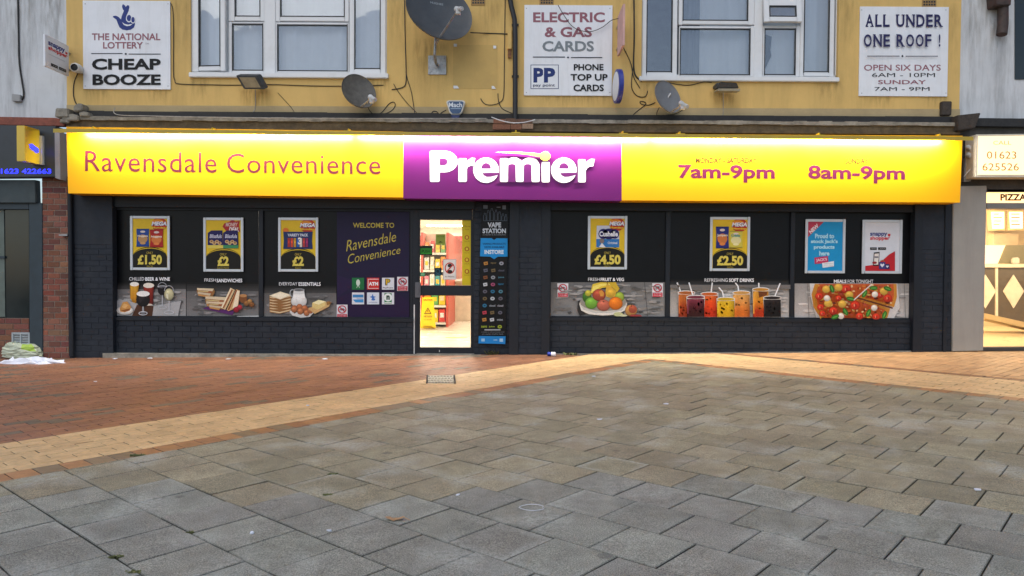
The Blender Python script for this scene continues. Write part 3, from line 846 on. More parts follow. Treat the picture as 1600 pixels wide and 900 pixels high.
# ---- sales floor seen through the door
X0, X1, Y0, Y1, ZF, ZC = -4.6, 0.35, YG + 0.12, 24.0, 0.045, 2.62
M_floor = mat('cream_vinyl_floor', (0.72, 0.67, 0.54), 0.25, var=0.04, scale=3)
M_wallin = mat('cream_shop_wall', (0.72, 0.68, 0.60), 0.8)
mb = MB(); mb.box(X0, X1, Y0, Y1, ZF - 0.03, ZF)
for y in (12.4, 13.9, 15.4): mb.box(X0, X1, y, y + .012, ZF, ZF + .0015, mi=1)
for x in (-2.9, -1.7, -0.5): mb.box(x, x + .012, Y0, Y1, ZF, ZF + .0012, mi=1)
part('shop_floor', mb, [M_floor, mat('floor_joint', (0.45, 0.38, 0.26), .6)], shop)
mb = MB(); mb.box(X0, X1, Y0, Y1, ZC, ZC + .05); part('shop_ceiling', mb, mat('ceiling_tile', (0.78, 0.72, 0.62), 0.9), shop)
mb = MB(); mb.box(X0 - .1, X0, Y0, Y1, ZF, ZC); mb.box(X1, X1 + .1, Y0, Y1, ZF, ZC); mb.box(X0, X1, Y1, Y1 + .1, ZF, ZC)
part('shop_wall', mb, M_wallin, shop)
mb = MB(); mb.box(X0, X1, Y1 - .03, Y1 - 0.005, 1.75, 2.36); part('red_wall_band', mb, mat('red_wall_paint', (0.45, 0.05, 0.05), 0.7), shop)
M_lampglow = emis('ceiling_lamp_glow', (1.0, 0.93, 0.78), 12.0)
for (x, y) in ((-2.2, 12.6), (-1.6, 16.4), (-2.35, 19.5), (-2.0, 22.5)):
    mb = MB(); mb.box(x - .6, x + .6, y - .12, y + .12, ZC - .03, ZC - .004); part('ceiling_light', mb, M_lampglow, shop)
    ld = bpy.data.lights.new('ceiling_lamp', 'AREA'); ld.shape = 'RECTANGLE'; ld.size = 1.2; ld.size_y = .24; ld.energy = 120; ld.color = (1, 0.93, 0.78)
    lo = bpy.data.objects.new('ceiling_lamp', ld); C.objects.link(lo); lo.parent = shop; lo.location = (x - shop.location.x, y - shop.location.y, ZC - .05)
# ================================================================== FASCIA SIGN
YS = 10.35
fas = thing('fascia_sign', 'long yellow and purple shop fascia reading Ravensdale Convenience and Premier', 'shop sign', P(800, 310, YS))
M_face_y = mat('yellow_sign_panel', (0.85, 0.42, 0.003), 0.45, var=0.02, scale=2, spec=0.25)
M_face_p = mat('purple_sign_panel', (0.115, 0.004, 0.115), 0.45, var=0.03, scale=2, spec=0.3)
pq = {'l': [(103.5, 198), (630, 205.5), (630, 308.5), (106.5, 302)], 'm': [(630.3, 205.5), (971.2, 209), (971.2, 313.7), (630.3, 310)], 'r': [(971.5, 209), (1504, 212), (1500, 316.5), (971.5, 313)]}
def sign_panel(q, m):
    mb = MB(); mb.quad(q, YS, YW - YS - 0.03); return part('sign_panel', mb, m, fas)
pl, pm, pr = sign_panel(pq['l'], M_face_y), sign_panel(pq['m'], M_face_p), sign_panel(pq['r'], M_face_y)
PURP = (0.15, 0.012, 0.028); PURP2 = (0.15, 0.008, 0.055)
M_vin = vcol('sign_vinyl', 0.4)
for w_, q_ in (('Ravensdale', [(133, 235.5), (338.5, 238), (338.5, 270), (133, 267.5)]), ('Convenience', [(354.5, 239.5), (594.5, 241.5), (594.5, 272.5), (354.5, 270)])):
    ar = Art(YS - .001); ar.text(w_, 0, 0, 0, 0, PURP, 0.0, q=q_, space=1.05); part('shop_name_lettering', ar, M_vin, pl)
ar = Art(YS - .001)
ar.text('7am-9pm', 0, 0, 0, 0, PURP2, 0.028, q=[(1060, 257), (1210.6, 258), (1210.6, 285.5), (1060, 284.5)])
part('hours_lettering', ar, M_vin, pr)
ar = Art(YS - .001)
ar.text('8am-9pm', 0, 0, 0, 0, PURP2, 0.028, q=[(1262.7, 258), (1414, 259.5), (1414, 287), (1262.7, 285.5)])
part('hours_lettering', ar, M_vin, pr)
ar = Art(YS - .001)
ar.text('MONDAY - SATURDAY', 1087, 246, 1183, 255, (0.07, 0.030, 0.002), 0.03); part('day_lettering', ar, M_vin, pr); ar = Art(YS - .001); ar.text('SUNDAY', 1320.5, 247, 1357, 256, (0.07, 0.030, 0.002), 0.03)
part('day_lettering', ar, M_vin, pr)
# raised white letters of the middle panel
W = (0.86, 0.85, 0.87); PB = (0.115, 0.004, 0.115)
def premier(a):
    q = lambda x, y: (600 + x / 4, 190 + y / 4)
    def rc(x0, y0, x1, y1, c, up=True, r=9):
        pts = []
        for cx, cy, a0 in ((x0 + r, y0 + r, 180), (x1 - r, y0 + r, 270), (x1 - r, y1 - r, 0), (x0 + r, y1 - r, 90)):
            pts += [q(cx + r * math.cos(math.radians(a0 + k * 30)), cy + r * math.sin(math.radians(a0 + k * 30))) for k in range(4)]
        a.poly(pts[::-1], c, up)
    def el(cx, cy, rx, ry, c, a0=0, a1=360, up=True): a.ell(*q(cx, cy), rx / 4, ry / 4, c, a0, a1, n=28, up=up)
    def pl_(pts, c, up=True): a.poly([q(*p) for p in pts], c, up)
    def e(cx, cy):
        el(cx, cy, 80, 79, W); el(cx, cy - 12, 30, 34, PB, 180, 360); rc(cx - 30, cy - 16, cx + 28, cy - 10, PB, r=2)
        pl_([(cx - 24, cy + 17), (cx - 14, cy + 32), (cx + 4, cy + 41), (cx + 30, cy + 40), (cx + 70, cy + 30), (cx + 90, cy + 30), (cx + 90, cy + 15), (cx + 30, cy + 15)], PB)
        pl_([(cx + 76, cy + 30), (cx + 68, cy + 66), (cx + 60, cy + 82), (cx + 92, cy + 82), (cx + 92, cy + 28)], PB)
    # P
    rc(287, 183, 348, 377, W); rc(300, 183, 386, 317, W); el(378, 250, 82, 67, W); rc(348, 229, 378, 273, PB, r=3); el(374, 251, 24, 22, PB)
    rc(465, 229, 518, 377, W); pl_([(512, 268), (526, 240), (548, 226), (570, 228), (560, 277), (540, 275), (524, 284), (516, 300)], W)
    e(638, 304)
    # m
    rc(725, 230, 775, 377, W); el(812, 284, 60, 60, W, 180, 360); rc(823, 276, 873, 377, W); rc(775, 272, 823, 340, PB, r=2); el(800, 277, 23, 13, PB, 180, 360)
    el(912, 284, 61, 60, W, 180, 360); rc(922, 276, 973, 378, W); rc(873, 272, 922, 340, PB, r=2); el(898, 277, 23, 13, PB, 180, 360); rc(823, 280, 873, 377, W); rc(725, 232, 775, 377, W)
    rc(775, 330, 823, 379, PB, r=1); rc(873, 330, 922, 380, PB, r=1)
    rc(985, 251, 1036, 380, W); e(1124, 304)
    rc(1213, 236, 1261, 380, W); pl_([(1256, 274), (1270, 247), (1292, 233), (1316, 235), (1308, 279), (1290, 279), (1270, 290), (1261, 306)], W)
ar = Art(YS - .001, step=0.0004); premier(ar)
part('premier_lettering', ar, M_vin, pm)
ar = Art(YS - .024); ar.poly([(773.7, 237.8), (800, 236.8), (830, 238.5), (846, 240.5), (845.5, 245.5), (820, 241)], (0.80, 0.72, 0.08)); ar.ell(852, 244, 8.2, 7.2, (0.80, 0.72, 0.08))
part('yellow_swoosh', ar, M_vin, pm)

# strip lights held in front of the sign in one long trough
tro = thing('sign_light', 'long thin trough light running along the top of the shop fascia', 'sign light', P(800, 212, 10.15))
YT = 10.15
def tz(x): return 204.0 + (x - 83) * (216.5 - 204.0) / 1438
M_tro = mat('trough_yellow', (0.42, 0.30, 0.03), 0.45, var=0.1, scale=6)
mb = MB(); n = 18
for i in range(n):
    xa, xb = 83 + 1438 * i / n, 83 + 1438 * (i + 1) / n
    mb.quad([(xa, tz(xa) - 3), (xb, tz(xb) - 3), (xb, tz(xb) + 3), (xa, tz(xa) + 3)], YT, 0.006)
    a, b = P(xa, tz(xa) - 3, YT), P(xb, tz(xb) - 3, YT)
    mb.hexa([(a.x, YT + .006, a.z - .008), (b.x, YT + .006, b.z - .008), (b.x, YT + .006, b.z), (a.x, YT + .006, a.z)], [(a.x, YT + .13, a.z - .008), (b.x, YT + .13, b.z - .008), (b.x, YT + .13, b.z), (a.x, YT + .13, a.z)])
part('trough_housing', mb, M_tro, tro)
for x in (139, 327, 542, 806, 975, 1065, 1285, 1475):
    mb = MB(); a = P(x, tz(x) - 3, YT)
    mb.tube([(a.x, YT + .07, a.z), (a.x, YT + .10, a.z + .045), (a.x, YS, a.z + .05)], 0.011, 8); mb.box(a.x - .06, a.x + .06, YT + .05, YT + .09, a.z, a.z + .018)
    part('bracket', mb, M_yfix, tro, smooth=True)
M_tube = emis('strip_tube', (1.0, 0.93, 0.80), 14.0)
TUBE_W = 33.0
segs = [(122, 545), (555, 640), (641, 800), (803, 969), (972, 1018), (1024, 1250), (1252, 1484)]
for xa, xb in segs:
    a, b = P(xa, tz(xa), YT + .085), P(xb, tz(xb), YT + .085); L = (b - a).length
    mb = MB(); mb.tube([a + Vector((0, 0, .006)), b + Vector((0, 0, .006))], 0.007, 8); part('strip_tube', mb, M_tube, tro)
    ld = bpy.data.lights.new('strip_lamp', 'AREA'); ld.shape = 'RECTANGLE'; ld.size = L; ld.size_y = 0.016; ld.energy = TUBE_W * L; ld.color = (1, 0.93, 0.80)
    lo = bpy.data.objects.new('strip_lamp', ld); C.objects.link(lo); lo.parent = tro
    m = (a + b) / 2; lo.location = m - tro.location + Vector((0, 0, -0.008))
    d = Vector((0, 0.75, -0.66)).normalized(); lo.rotation_euler = d.to_track_quat('-Z', 'X').to_euler()
    # the long side follows the trough
    X = (b - a).normalized(); Z = -d; Yv = Z.cross(X).normalized(); Z = X.cross(Yv)
    lo.rotation_euler = Matrix((X, Yv, Z)).transposed().to_euler()

# ================================================================== SIGNS ON THE UPPER WALL
NB = '#20316f'
def wall_sign(name, label, r, art, Y=YW - 0.022, mtl=None, d=0.02):
    t = thing(name, label, 'sign', P((r[0] + r[2]) / 2, r[3], YW))
    mb = MB(); mb.pbox(*r, Y, d); part('board', mb, mtl or M_board, t, bevel=0.002)
    mb = MB()
    for x, y in ((r[0] + 3, r[1] + 4), (r[2] - 3, r[1] + 4), (r[0] + 3, r[3] - 4), (r[2] - 3, r[3] - 4)):
        c = P(x, y, Y); mb.lathe([(.0001, .004), (.006, .003), (.008, 0)], Matrix.Translation(c) @ Matrix.Rotation(math.pi / 2, 4, 'X'), 8)
    part('screw', mb, M_steel, t)
    for nm, fn in art:
        a = Art(Y - .001); fn(a); part(nm, a, M_print, t)
    return t
RED_F = '#8f5d68'
def lot_hand(a):
    c = '#2a3a7c'
    w = (0.74, 0.76, 0.80)
    f = lambda pts: [(x / 5, y / 5) for x, y in pts]
    a.poly(f([(955, 38), (962, 33), (976, 42), (1000, 86), (986, 104), (960, 74), (953, 52)]), c)
    a.poly(f([(880, 132), (886, 125), (905, 122), (926, 132), (945, 152), (950, 128), (966, 88), (985, 50), (996, 40), (1008, 44), (1011, 58), (1002, 90), (990, 118), (984, 160), (1050, 165), (1055, 190), (1046, 214), (1022, 231), (990, 237), (955, 230), (932, 212), (919, 180), (908, 152)]), c)
    for x, rx, ry in ((1008, 24, 32), (1039, 18, 28)):
        a.ell(x / 5, (143 if x < 1020 else 156) / 5, rx / 5, ry / 5, w); a.ell(x / 5, (141 if x < 1020 else 154) / 5, rx * .74 / 5, ry * .78 / 5, c)
    a.poly(f([(953, 172), (972, 186), (1000, 193), (1036, 186), (1018, 201), (990, 205), (968, 195)]), w)
def lot_words(a):
    a.text('THE NATIONAL', 143.5, 52, 250.5, 63, RED_F, 0.022); a.text('LOTTERY', 161, 65.5, 223.5, 76, RED_F, 0.022); a.text('TM', 227, 67, 232.5, 69.5, '#9a8f98')
    a.rect(142.5, 83, 191.5, 84.2, '#2a2f3c'); a.rect(201, 83.8, 251, 85, '#2a2f3c'); a.ell(196.5, 84.2, 1.7, 1.4, '#2a2f3c')
    a.text('CHEAP', 143.5, 91.5, 251, 109, '#101114', 0.035); a.text('BOOZE', 144.5, 116, 251, 133, '#101114', 0.035)
wall_sign('wall_sign', 'large white board with crossed fingers emblem reading The National Lottery Cheap Booze', (130, 2, 265.5, 138.5), [('emblem', lot_hand), ('lettering', lot_words)])
def eg_words(a):
    a.text('ELECTRIC', 833, 19, 945, 35, RED_F, 0.03); a.text('& GAS', 851, 42, 925, 58, RED_F, 0.03); a.text('CARDS', 847.5, 64, 928, 80.5, '#7a8288', 0.03)
    a.rect(832.5, 88.4, 883, 89.8, '#1c2336'); a.rect(892, 89.2, 941, 90.6, '#1c2336'); a.ell(887.6, 89.7, 1.7, 1.3, '#1c2336')
    a.text('PHONE', 896.5, 100, 943, 110, '#101116', 0.028); a.text('TOP UP', 891.5, 115.5, 949.5, 126, '#101116', 0.028); a.text('CARDS', 896, 132, 943.5, 142.5, '#101116', 0.028)
def pp_logo(a):
    w = (0.74, 0.76, 0.80)
    a.rect(829, 101, 873, 139, '#1e3060'); a.rect(830, 102, 872, 138, w)
    n = '#24356e'
    a.text('P', 833.5, 106, 849.5, 129, n, 0.05); a.text('P', 833.5, 106, 848.5, 129, n, 0.03); a.text('P', 849.5, 106, 867.5, 129, n, 0.05); a.text('P', 850.5, 106, 867.5, 129, n, 0.03); a.rect(848.6, 105.5, 849.9, 129.5, w)
    a.text('pay point', 833, 131, 867, 136.5, '#1e2c55', 0.01)
wall_sign('wall_sign', 'white board reading Electric and Gas Cards with a blue pay point logo', (819.5, 9, 956, 148.5), [('lettering', eg_words), ('pay_point_logo', pp_logo)])
def serifed(a, body, x0, y0, x1, y1, col):
    """slab-footed capitals: each letter drawn on its own with bars at its stem ends"""
    wid = {' ': 0.55, 'I': .5, '!': .55, 'L': .86, 'E': .88, 'F': .84, 'A': 1.08, 'R': 1.06, 'U': 1.08, 'N': 1.12, 'D': 1.08, 'O': 1.06}
    tot = sum(wid.get(c, 1) for c in body); x = x0; h = y1 - y0
    feet = {'A': ((.0, .34, 1), (.60, 1.0, 1)), 'L': ((.0, .42, 0), (.0, .5, 1)), 'U': ((-.05, .38, 0), (.66, 1.05, 0)), 'N': ((-.06, .25, 0), (-.06, .30, 1), (.70, 1.06, 0)), 'D': ((-.04, .3, 0), (-.04, .3, 1)), 'E': ((-.04, .3, 0), (-.04, .3, 1)), 'R': ((-.04, .3, 0), (-.04, .40, 1), (.74, 1.06, 1)), 'F': ((-.04, .3, 0), (-.04, .46, 1))}
    for c in body:
        w = wid.get(c, 1) / tot * (x1 - x0)
        if c != ' ':
            p0, p1 = x + w * .09, x + w * .91
            if c == '!': p0, p1 = x + w * .34, x + w * .66
            a.text(c, p0, y0, p1, y1, col, 0.022)
            for f0, f1, b in feet.get(c, ()):
                yy = y0 if b == 0 else y1 - h * .075
                a.rect(p0 + (p1 - p0) * f0, yy, p0 + (p1 - p0) * f1, yy + h * .075, col)
        x += w
def roof_words(a):
    c = '#2b2a55'
    serifed(a, 'ALL UNDER', 1351, 22.5, 1474, 42, c); serifed(a, 'ONE ROOF !', 1348.5, 53.5, 1472, 73, c)
    a.rect(1355, 87, 1405.5, 88.3, '#20222e'); a.rect(1415, 87.2, 1465.5, 88.4, '#20222e'); a.poly([(1410, 85.6), (1412, 87.8), (1410, 89.6), (1408, 87.8)], '#20222e')
def hour_words(a):
    a.text('OPEN SIX DAYS', 1350, 101, 1470, 110.5, RED_F, 0.012); a.text('6AM - 10PM', 1362.5, 114, 1461, 120.5, '#17171c')
    a.text('SUNDAY', 1372, 125, 1447, 131.5, RED_F, 0.014); a.text('7AM - 9PM', 1366.5, 136, 1452.5, 142, '#17171c')
wall_sign('wall_sign', 'white board with serif lettering All Under One Roof and opening hours', (1343.5, 11.5, 1481, 149.5), [('lettering', roof_words), ('hours_lettering', hour_words)])

# boards that stick out at right angles to the wall
def side_face(X, y0, y1, side):
    """maps (u to the right as read, v down, both 0..1 times size) onto a face at x=X looking to +x or -x"""
    def f(u, v, off):
        y = y0 + (y1 - y0) * u if side > 0 else y1 - (y1 - y0) * u
        return (X + side * (off + .0006), y, v)
    return f
def flag(name, label, X, ya, yb, z0, z1, th, side, mtl, art=None, round_=False):
    t = thing(name, label, 'sign', (X, yb, z0))
    mb = MB(); mb.box(X - th / 2, X + th / 2, ya, yb, z0, z1); part('board', mb, mtl, t, bevel=0.003)
    mb = MB(); mb.box(X - .015, X + .015, yb, YW, z0 + (z1 - z0) * .2, z0 + (z1 - z0) * .25); mb.box(X - .015, X + .015, yb, YW, z0 + (z1 - z0) * .75, z0 + (z1 - z0) * .8); part('bracket', mb, M_steel, t)
    if art:
        a = Art(face=lambda u, v, off: (X + side * (th / 2 + .001 + off), ya + (yb - ya) * u if side > 0 else yb - (yb - ya) * u, z1 - (z1 - z0) * v)); art(a); part('lettering', a, M_print, t)
    return t
def snappy(a, x0=.12, x1=.93, y0=.17, y1=.47, app=True):
    h = y1 - y0
    a.text('snappy', x0, y0, x0 + (x1 - x0) * .86, y0 + h * .56, '#22307c', 0.035); a.text('shopper', x0, y0 + h * .46, x1, y1, '#c8252f', 0.035)
    a.poly([(x1 - (x1 - x0) * .13, y0 + h * .26), (x1 + .0, y0 + h * .26), (x1 - .01, y0 + h * .48), (x1 - (x1 - x0) * .11, y0 + h * .48)], '#c8252f')
def snappy_flag(a):
    snappy(a)
    a.rect(.12, .57, .82, .585, '#b9bcc2'); a.rect(.22, .83, .50, .92, '#15161a'); a.rect(.55, .83, .86, .92, '#15161a')
    a.text('App Store', .28, .855, .48, .90, '#d8d8d8'); a.text('Google Play', .60, .855, .84, .90, '#d8d8d8')
zt, zb = P(72, 53, 10.12).z, P(73.5, 103, 10.12).z
flag('projecting_sign', 'white square sign reading snappy shopper sticking out beside the camera', -6.41, 10.12, 10.66, zb, zt, .03, 1, M_board, snappy_flag)
zt, zb = P(970, 5, 10.06).z, P(968, 70, 10.06).z
flag('projecting_sign', 'faded pink sign seen edge-on right of the electric and gas board', 1.50, 10.08, 10.6, zb, zt, .03, -1, mat('faded_pink_board', (0.60, 0.36, 0.33), 0.6, var=.15, scale=6))
t = thing('round_sign', 'round blue rimmed sign seen edge-on at the electric and gas board corner', 'sign', P(963, 160, 10.4))
c = Vector((1.475, 10.42, P(964, 135, 10.42).z)); mx = Matrix.Translation(c) @ Matrix.Rotation(math.radians(95), 4, 'Z') @ Matrix.Rotation(math.pi / 2, 4, 'X')
mb = MB(); mb.lathe([(.0001, .035), (.205, .035), (.235, .03), (.235, -.03), (.205, -.035), (.0001, -.035)], mx, 36); part('rim', mb, mat('blue_plastic', (0.02, 0.035, 0.25), 0.35), t, smooth=True)
mb = MB(); mb.lathe([(.0001, .05), (.12, .046), (.2, .036)], mx, 36); mb.lathe([(.2, -.036), (.12, -.046), (.0001, -.05)], mx, 36); part('sign_face', mb, M_board, t, smooth=True)
mb = MB(); mb.box(1.46, 1.49, 10.62, YW, c.z - .03, c.z + .03); part('bracket', mb, M_steel, t)

# ================================================================== DISHES
def dish(label, px, py, rad_px, nvec, mtl, Y, lnb, plate, squash=1.08, depth=0.16, text=None, arm_from=None, post=None):
    c = P(px, py, Y); r = rad_px * Y / F
    n = Vector(nvec).normalized()
    t = thing('satellite_dish', label, 'satellite dish', P(plate[0], plate[3], YW))
    q = n.to_track_quat('Z', 'Y').to_matrix().to_4x4(); mx = Matrix.Translation(c) @ q @ Matrix.Diagonal((1, squash, 1, 1))
    prof = []
    for i in range(9):
        u = i / 8; prof.append((max(1e-4, r * u), depth * r * (u * u - 1)))
    back = [(a, h - .012) for a, h in prof[::-1]]
    mb = MB(); mb.lathe(prof + [(r * 1.012, 0.004), (r * 1.012, -.014)] + back, mx, 44); d = part('reflector', mb, mtl, t, smooth=True)
    if text:
        def fc(u, v, off):
            x, y = (u - .5) * 2 * r, (.5 - v) * 2 * r
            return mx @ Vector((x, y, depth * r * ((x * x + y * y) / r / r - 1) + .004 + off))
        a = Art(face=fc); a.text(text, .40, .30, .60, .335, '#8f979c', 0.03); part('maker_lettering', a, M_print, d)
    # arm and feed horn
    e = P(lnb[0], lnb[1], Y - lnb[2]); s = P(arm_from[0], arm_from[1], Y - .03) if arm_from else c + q.to_3x3() @ Vector((0, -r, 0))
    mb = MB(); mb.tube([s, s.lerp(e, .55)], 0.016, 6); mb.tube([s.lerp(e, .5), e], .012, 6); part('feed_arm', mb, M_steel, t, smooth=True)
    dirv = (c - e).normalized(); mb = MB()
    mb.tube([e - dirv * .10, e - dirv * .02], .028, 10); mb.tube([e - dirv * .03, e + dirv * .02, e + dirv * .05], [.022, .035, .038], 12); mb.box(e.x - .03, e.x + .03, e.y - .03, e.y + .03, e.z - .07, e.z - .01)
    part('feed_horn', mb, mat('pale_grey_plastic', (0.45, 0.46, 0.46), .5, var=.3, scale=15), t, smooth=True)
    # wall plate and pole
    mb = MB(); mb.pbox(*plate, YW - .02, .02); b = P((plate[0] + plate[2]) / 2, (plate[1] + plate[3]) / 2, YW)
    for sx, sz in ((-1, -1), (1, -1), (-1, 1), (1, 1)):
        k = (plate[2] - plate[0]) * YW / F * .38; mb.tube([(b.x + sx * k, YW - .02, b.z + sz * k), (b.x + sx * k, YW - .032, b.z + sz * k)], .012, 6)
    part('wall_plate', mb, M_steel, t)
    p1 = c - n * (depth * r + .03)
    mb = MB(); mb.tube([(b.x, YW - .01, b.z), (b.x, (YW + p1.y) / 2 - .03, b.z - .02), (b.x, p1.y + .02, b.z + .05), (p1.x, p1.y, p1.z - .05), p1], .02, 10)
    part('pole', mb, M_steel, t, smooth=True)
    return t
dish('big dark satellite dish with a long feed arm at the top of the wall', 687, 17, 54, (0.42, -0.80, 0.30), M_dish, 10.25, (716, 14, .42), (669, 87, 697, 116), text='HUGHES', arm_from=(681, 68), squash=.93)
dish('sooty brown satellite dish under the left upstairs window', 561, 142, 27.5, (0.52, -0.78, 0.34), M_dish2, 10.45, (581, 153, .26), (553, 140, 567, 154), squash=1.06)
dish('small mid grey satellite dish under the right upstairs window', 1044, 151, 25.5, (0.50, -0.80, 0.30), M_dish3, 10.45, (1067, 163, .24), (1036, 150, 1050, 164), squash=1.06)

# ================================================================== FLOODLIGHTS, CAMERA, ALARM, DOWNPIPE
M_flood = mat('dark_grey_casting', (0.05, 0.055, 0.06), .5, var=.3, scale=18)
M_fglass = mat('dusty_lamp_glass', (0.30, 0.25, 0.16), .3, var=.2, scale=12)
t = thing('floodlight', 'rusty square floodlight tilted down under the left upstairs window', 'floodlight', P(390, 140, YW))
q = [(368, 118), (401, 118), (413, 139.5), (381, 139.5)]
mb = MB(); f = [P(x, y, YW - (.30 if i < 2 else .22)) for i, (x, y) in enumerate(q)][::-1]; bk = [p + Vector((.03, .10, .05)) for p in f]; mb.hexa(f, bk); part('housing', mb, M_flood, t, bevel=.008)
mb = MB(); cc = sum(f, Vector()) / 4; g = [cc + (p - cc) * .74 + Vector((0, -.003, -.002)) for p in f]; mb.hexa(g, [p + Vector((0, .004, .003)) for p in g]); part('lamp_glass', mb, M_fglass, t)
mb = MB(); a = P(409, 134, YW); mb.box(a.x - .05, a.x + .05, YW - .16, YW, a.z - .02, a.z + .02); part('bracket', mb, M_flood, t, bevel=.005)
t = thing('floodlight', 'weathered floodlight seen from below under the right upstairs window', 'floodlight', P(1136, 146, YW))
mb = MB(); f = [P(x, y, YW - d) for x, y, d in ((1120, 137.5, .26), (1155, 137.5, .26), (1151, 129, .30), (1125, 128, .30))]; mb.hexa(f, [p + Vector((0, .16, .01)) for p in f]); part('housing', mb, M_flood, t, bevel=.008)
mb = MB(); a, b = P(1120, 138, YW - .26), P(1156, 142.5, YW - .26); mb.hexa([(a.x, a.y, b.z), (b.x, a.y, b.z), (b.x + .01, a.y, a.z), (a.x + .02, a.y, a.z)], [(a.x, a.y + .14, b.z + .01), (b.x, a.y + .14, b.z + .01), (b.x, a.y + .14, a.z), (a.x, a.y + .14, a.z)]); part('lamp_glass', mb, M_fglass, t, bevel=.004)
mb = MB(); a = P(1118, 137, YW); mb.box(a.x - .04, a.x + .06, YW - .2, YW, a.z - .02, a.z + .02); part('bracket', mb, M_flood, t, bevel=.005)

t = thing('security_camera', 'small white security camera between the snappy shopper sign and lottery board', 'camera', P(118, 113, YW))
c = P(118.5, 106, YW - .14); d = Vector((.12, -1, -.1)).normalized(); mx = Matrix.Translation(c) @ d.to_track_quat('Z', 'Y').to_matrix().to_4x4()
mb = MB(); mb.lathe([(.0001, -.12), (.055, -.11), (.066, -.06), (.068, .02), (.06, .045), (.048, .05)], mx, 22); part('body', mb, mat('white_plastic', (.62, .60, .55), .45), t, smooth=True)
mb = MB(); mb.lathe([(.048, .05), (.042, .03), (.0001, .035)], mx, 22); part('lens', mb, M_blackp, t, smooth=True)
mb = MB(); mb.tube([(c.x, YW, c.z - .01), (c.x, c.y + .08, c.z)], [.045, .03], 12); part('wall_mount', mb, MATS['white_plastic'], t, smooth=True)

t = thing('alarm_box', 'blue and white shield shaped burglar alarm box above the fascia', 'alarm', P(711, 184, YW))
out = lambda s: [(711.5 + (x - 711.5) * s, 168.5 + (y - 168.5) * s) for x, y in ((697, 159), (700, 156.5), (724, 156.5), (727, 159), (722, 175), (718, 179), (706, 179), (702, 175))]
mb = MB(); mb.quad(out(1.0), YW - .10, .10); part('case', mb, MATS['white_plastic'], t, bevel=.008)
mb = MB(); mb.quad(out(.84), YW - .107, .01); part('front_panel', mb, mat('alarm_blue', (.03, .075, .17), .4), t)
mb = MB(); mb.quad([(704, 179.5), (719, 179.5), (716, 186), (707, 186)], YW - .095, .08); part('strobe', mb, mat('strobe_blue', (.01, .015, .09), .2), t, bevel=.006)
a = Art(YW - .109); a.text('Mach', 701, 160, 722, 167.5, '#d5dbe2', .02); a.rect(704, 169, 720, 170.3, '#8fa3bb'); part('lettering', a, M_print, t)

t = thing('downpipe', 'black drainpipe down the yellow wall between the dish and electric board', 'drainpipe', P(805, 200, YW))
mb = MB(); mb.tube([P(794, -90, YW - .07), P(796, -8, YW - .07), P(799, 10, YW - .07), P(804, 30, YW - .07), P(805, 60, YW - .07), P(805, 205, YW - .10)], .036, 14); part('pipe', mb, M_blackp, t, smooth=True)
mb = MB()
for y in (40, 120): a = P(805, y, YW); mb.box(a.x - .05, a.x + .05, YW - .05, YW, a.z - .012, a.z + .012)
part('pipe_clip', mb, M_blackp, t)
mb = MB(); mb.pbox(793, 44, 799.5, 76, YW - .05, .05); single('cable_box', mb, M_yellow, 'narrow yellow painted box on the wall beside the black drainpipe', 'cable box', bevel=.004)
mb = MB(); mb.pbox(793.5, 77, 799, 90, YW - .03, .03)
single('rusty_plate', mb, mat('rust', (.22, .10, .04), .8, var=.4, scale=20), 'short rusty plate just below the narrow yellow box by the drainpipe', 'plate')
for i, (x, y, s, wd) in enumerate(((711.5, 70.5, 'upper left', 5), (773, 73.5, 'upper right', 4.5), (713, 136, 'lower left', 9), (771.5, 136.5, 'lower right', 6.5))):
    mb = MB(); mb.quad([(x - wd / 2, y - 2.3), (x + wd / 2 - (3 if wd > 6 else 0), y - 2), (x + wd / 2, y + 2.2), (x - wd / 2, y + 2.2)], YW - .012, .012); single('sign_clip', mb, M_upvc, 'white clip at the %s corner of the dark yellow sign patch' % s, 'clip', 'clips round the paint patch')

# ================================================================== CABLES ON THE WALL
def smooth_path(pts, n=5):
    out = []
    for i in range(len(pts) - 1):
        p0, p1, p2, p3 = pts[max(i - 1, 0)], pts[i], pts[i + 1], pts[min(i + 2, len(pts) - 1)]
        for k in range(n):
            u = k / n
            out.append(tuple(.5 * (2 * b + (c - a) * u + (2 * a - 5 * b + 4 * c - d) * u * u + (3 * b - a - 3 * c + d) * u ** 3) for a, b, c, d in zip(p0, p1, p2, p3)))
    return out + [pts[-1]]
def cable(label, pts, r=.006, Y=YW - .008, m=None):
    pp = smooth_path([(x, y, (q[0] if q else Y)) for x, y, *q in pts])
    mb = MB(); mb.tube([P(x, y, d) for x, y, d in pp], r, 6); return single('cable', mb, m or M_cable, label, 'cable', smooth=True)
cable('thick dark cable hanging down the white wall to a grey junction box', [(28, -40), (28, 0), (29, 50), (30, 95), (34, 125), (37, 146), (34, 156), (24, 158)], .012)
cable('short dark cable from the security camera down to the cornice', [(122, 114), (116, 128), (114.5, 145), (117, 158), (122, 166)], .007)
cable('thin cable beside the lottery board running under the left window', [(262, 2), (269, 10), (271, 40), (271, 110), (273, 125), (280, 131), (330, 132.5), (372, 133), (420, 132), (480, 134), (540, 134.5), (599, 133)])
cable('thin cable hanging from the left floodlight to the cornice', [(399, 140), (399, 165), (396, 174), (384, 180.5), (340, 182), (282, 182)], .005, m=M_cablew)
cable('short loose wire slanting down right of the left floodlight', [(434, 145), (447, 159), (455, 168), (461, 177)], .004)
cable('long cable down the wall right of the left upstairs window', [(631, -40), (632, 0), (633, 60), (634.5, 110), (634, 130), (628, 137), (612, 140)], .007)
cable('cable bending away towards the cornice left of the big dish', [(634, 112), (637, 125), (643, 145), (648, 178)], .005)
cable('loose wire crossing below the end of the left window cable', [(615, 131), (622, 143), (637, 162), (655, 180)], .005)
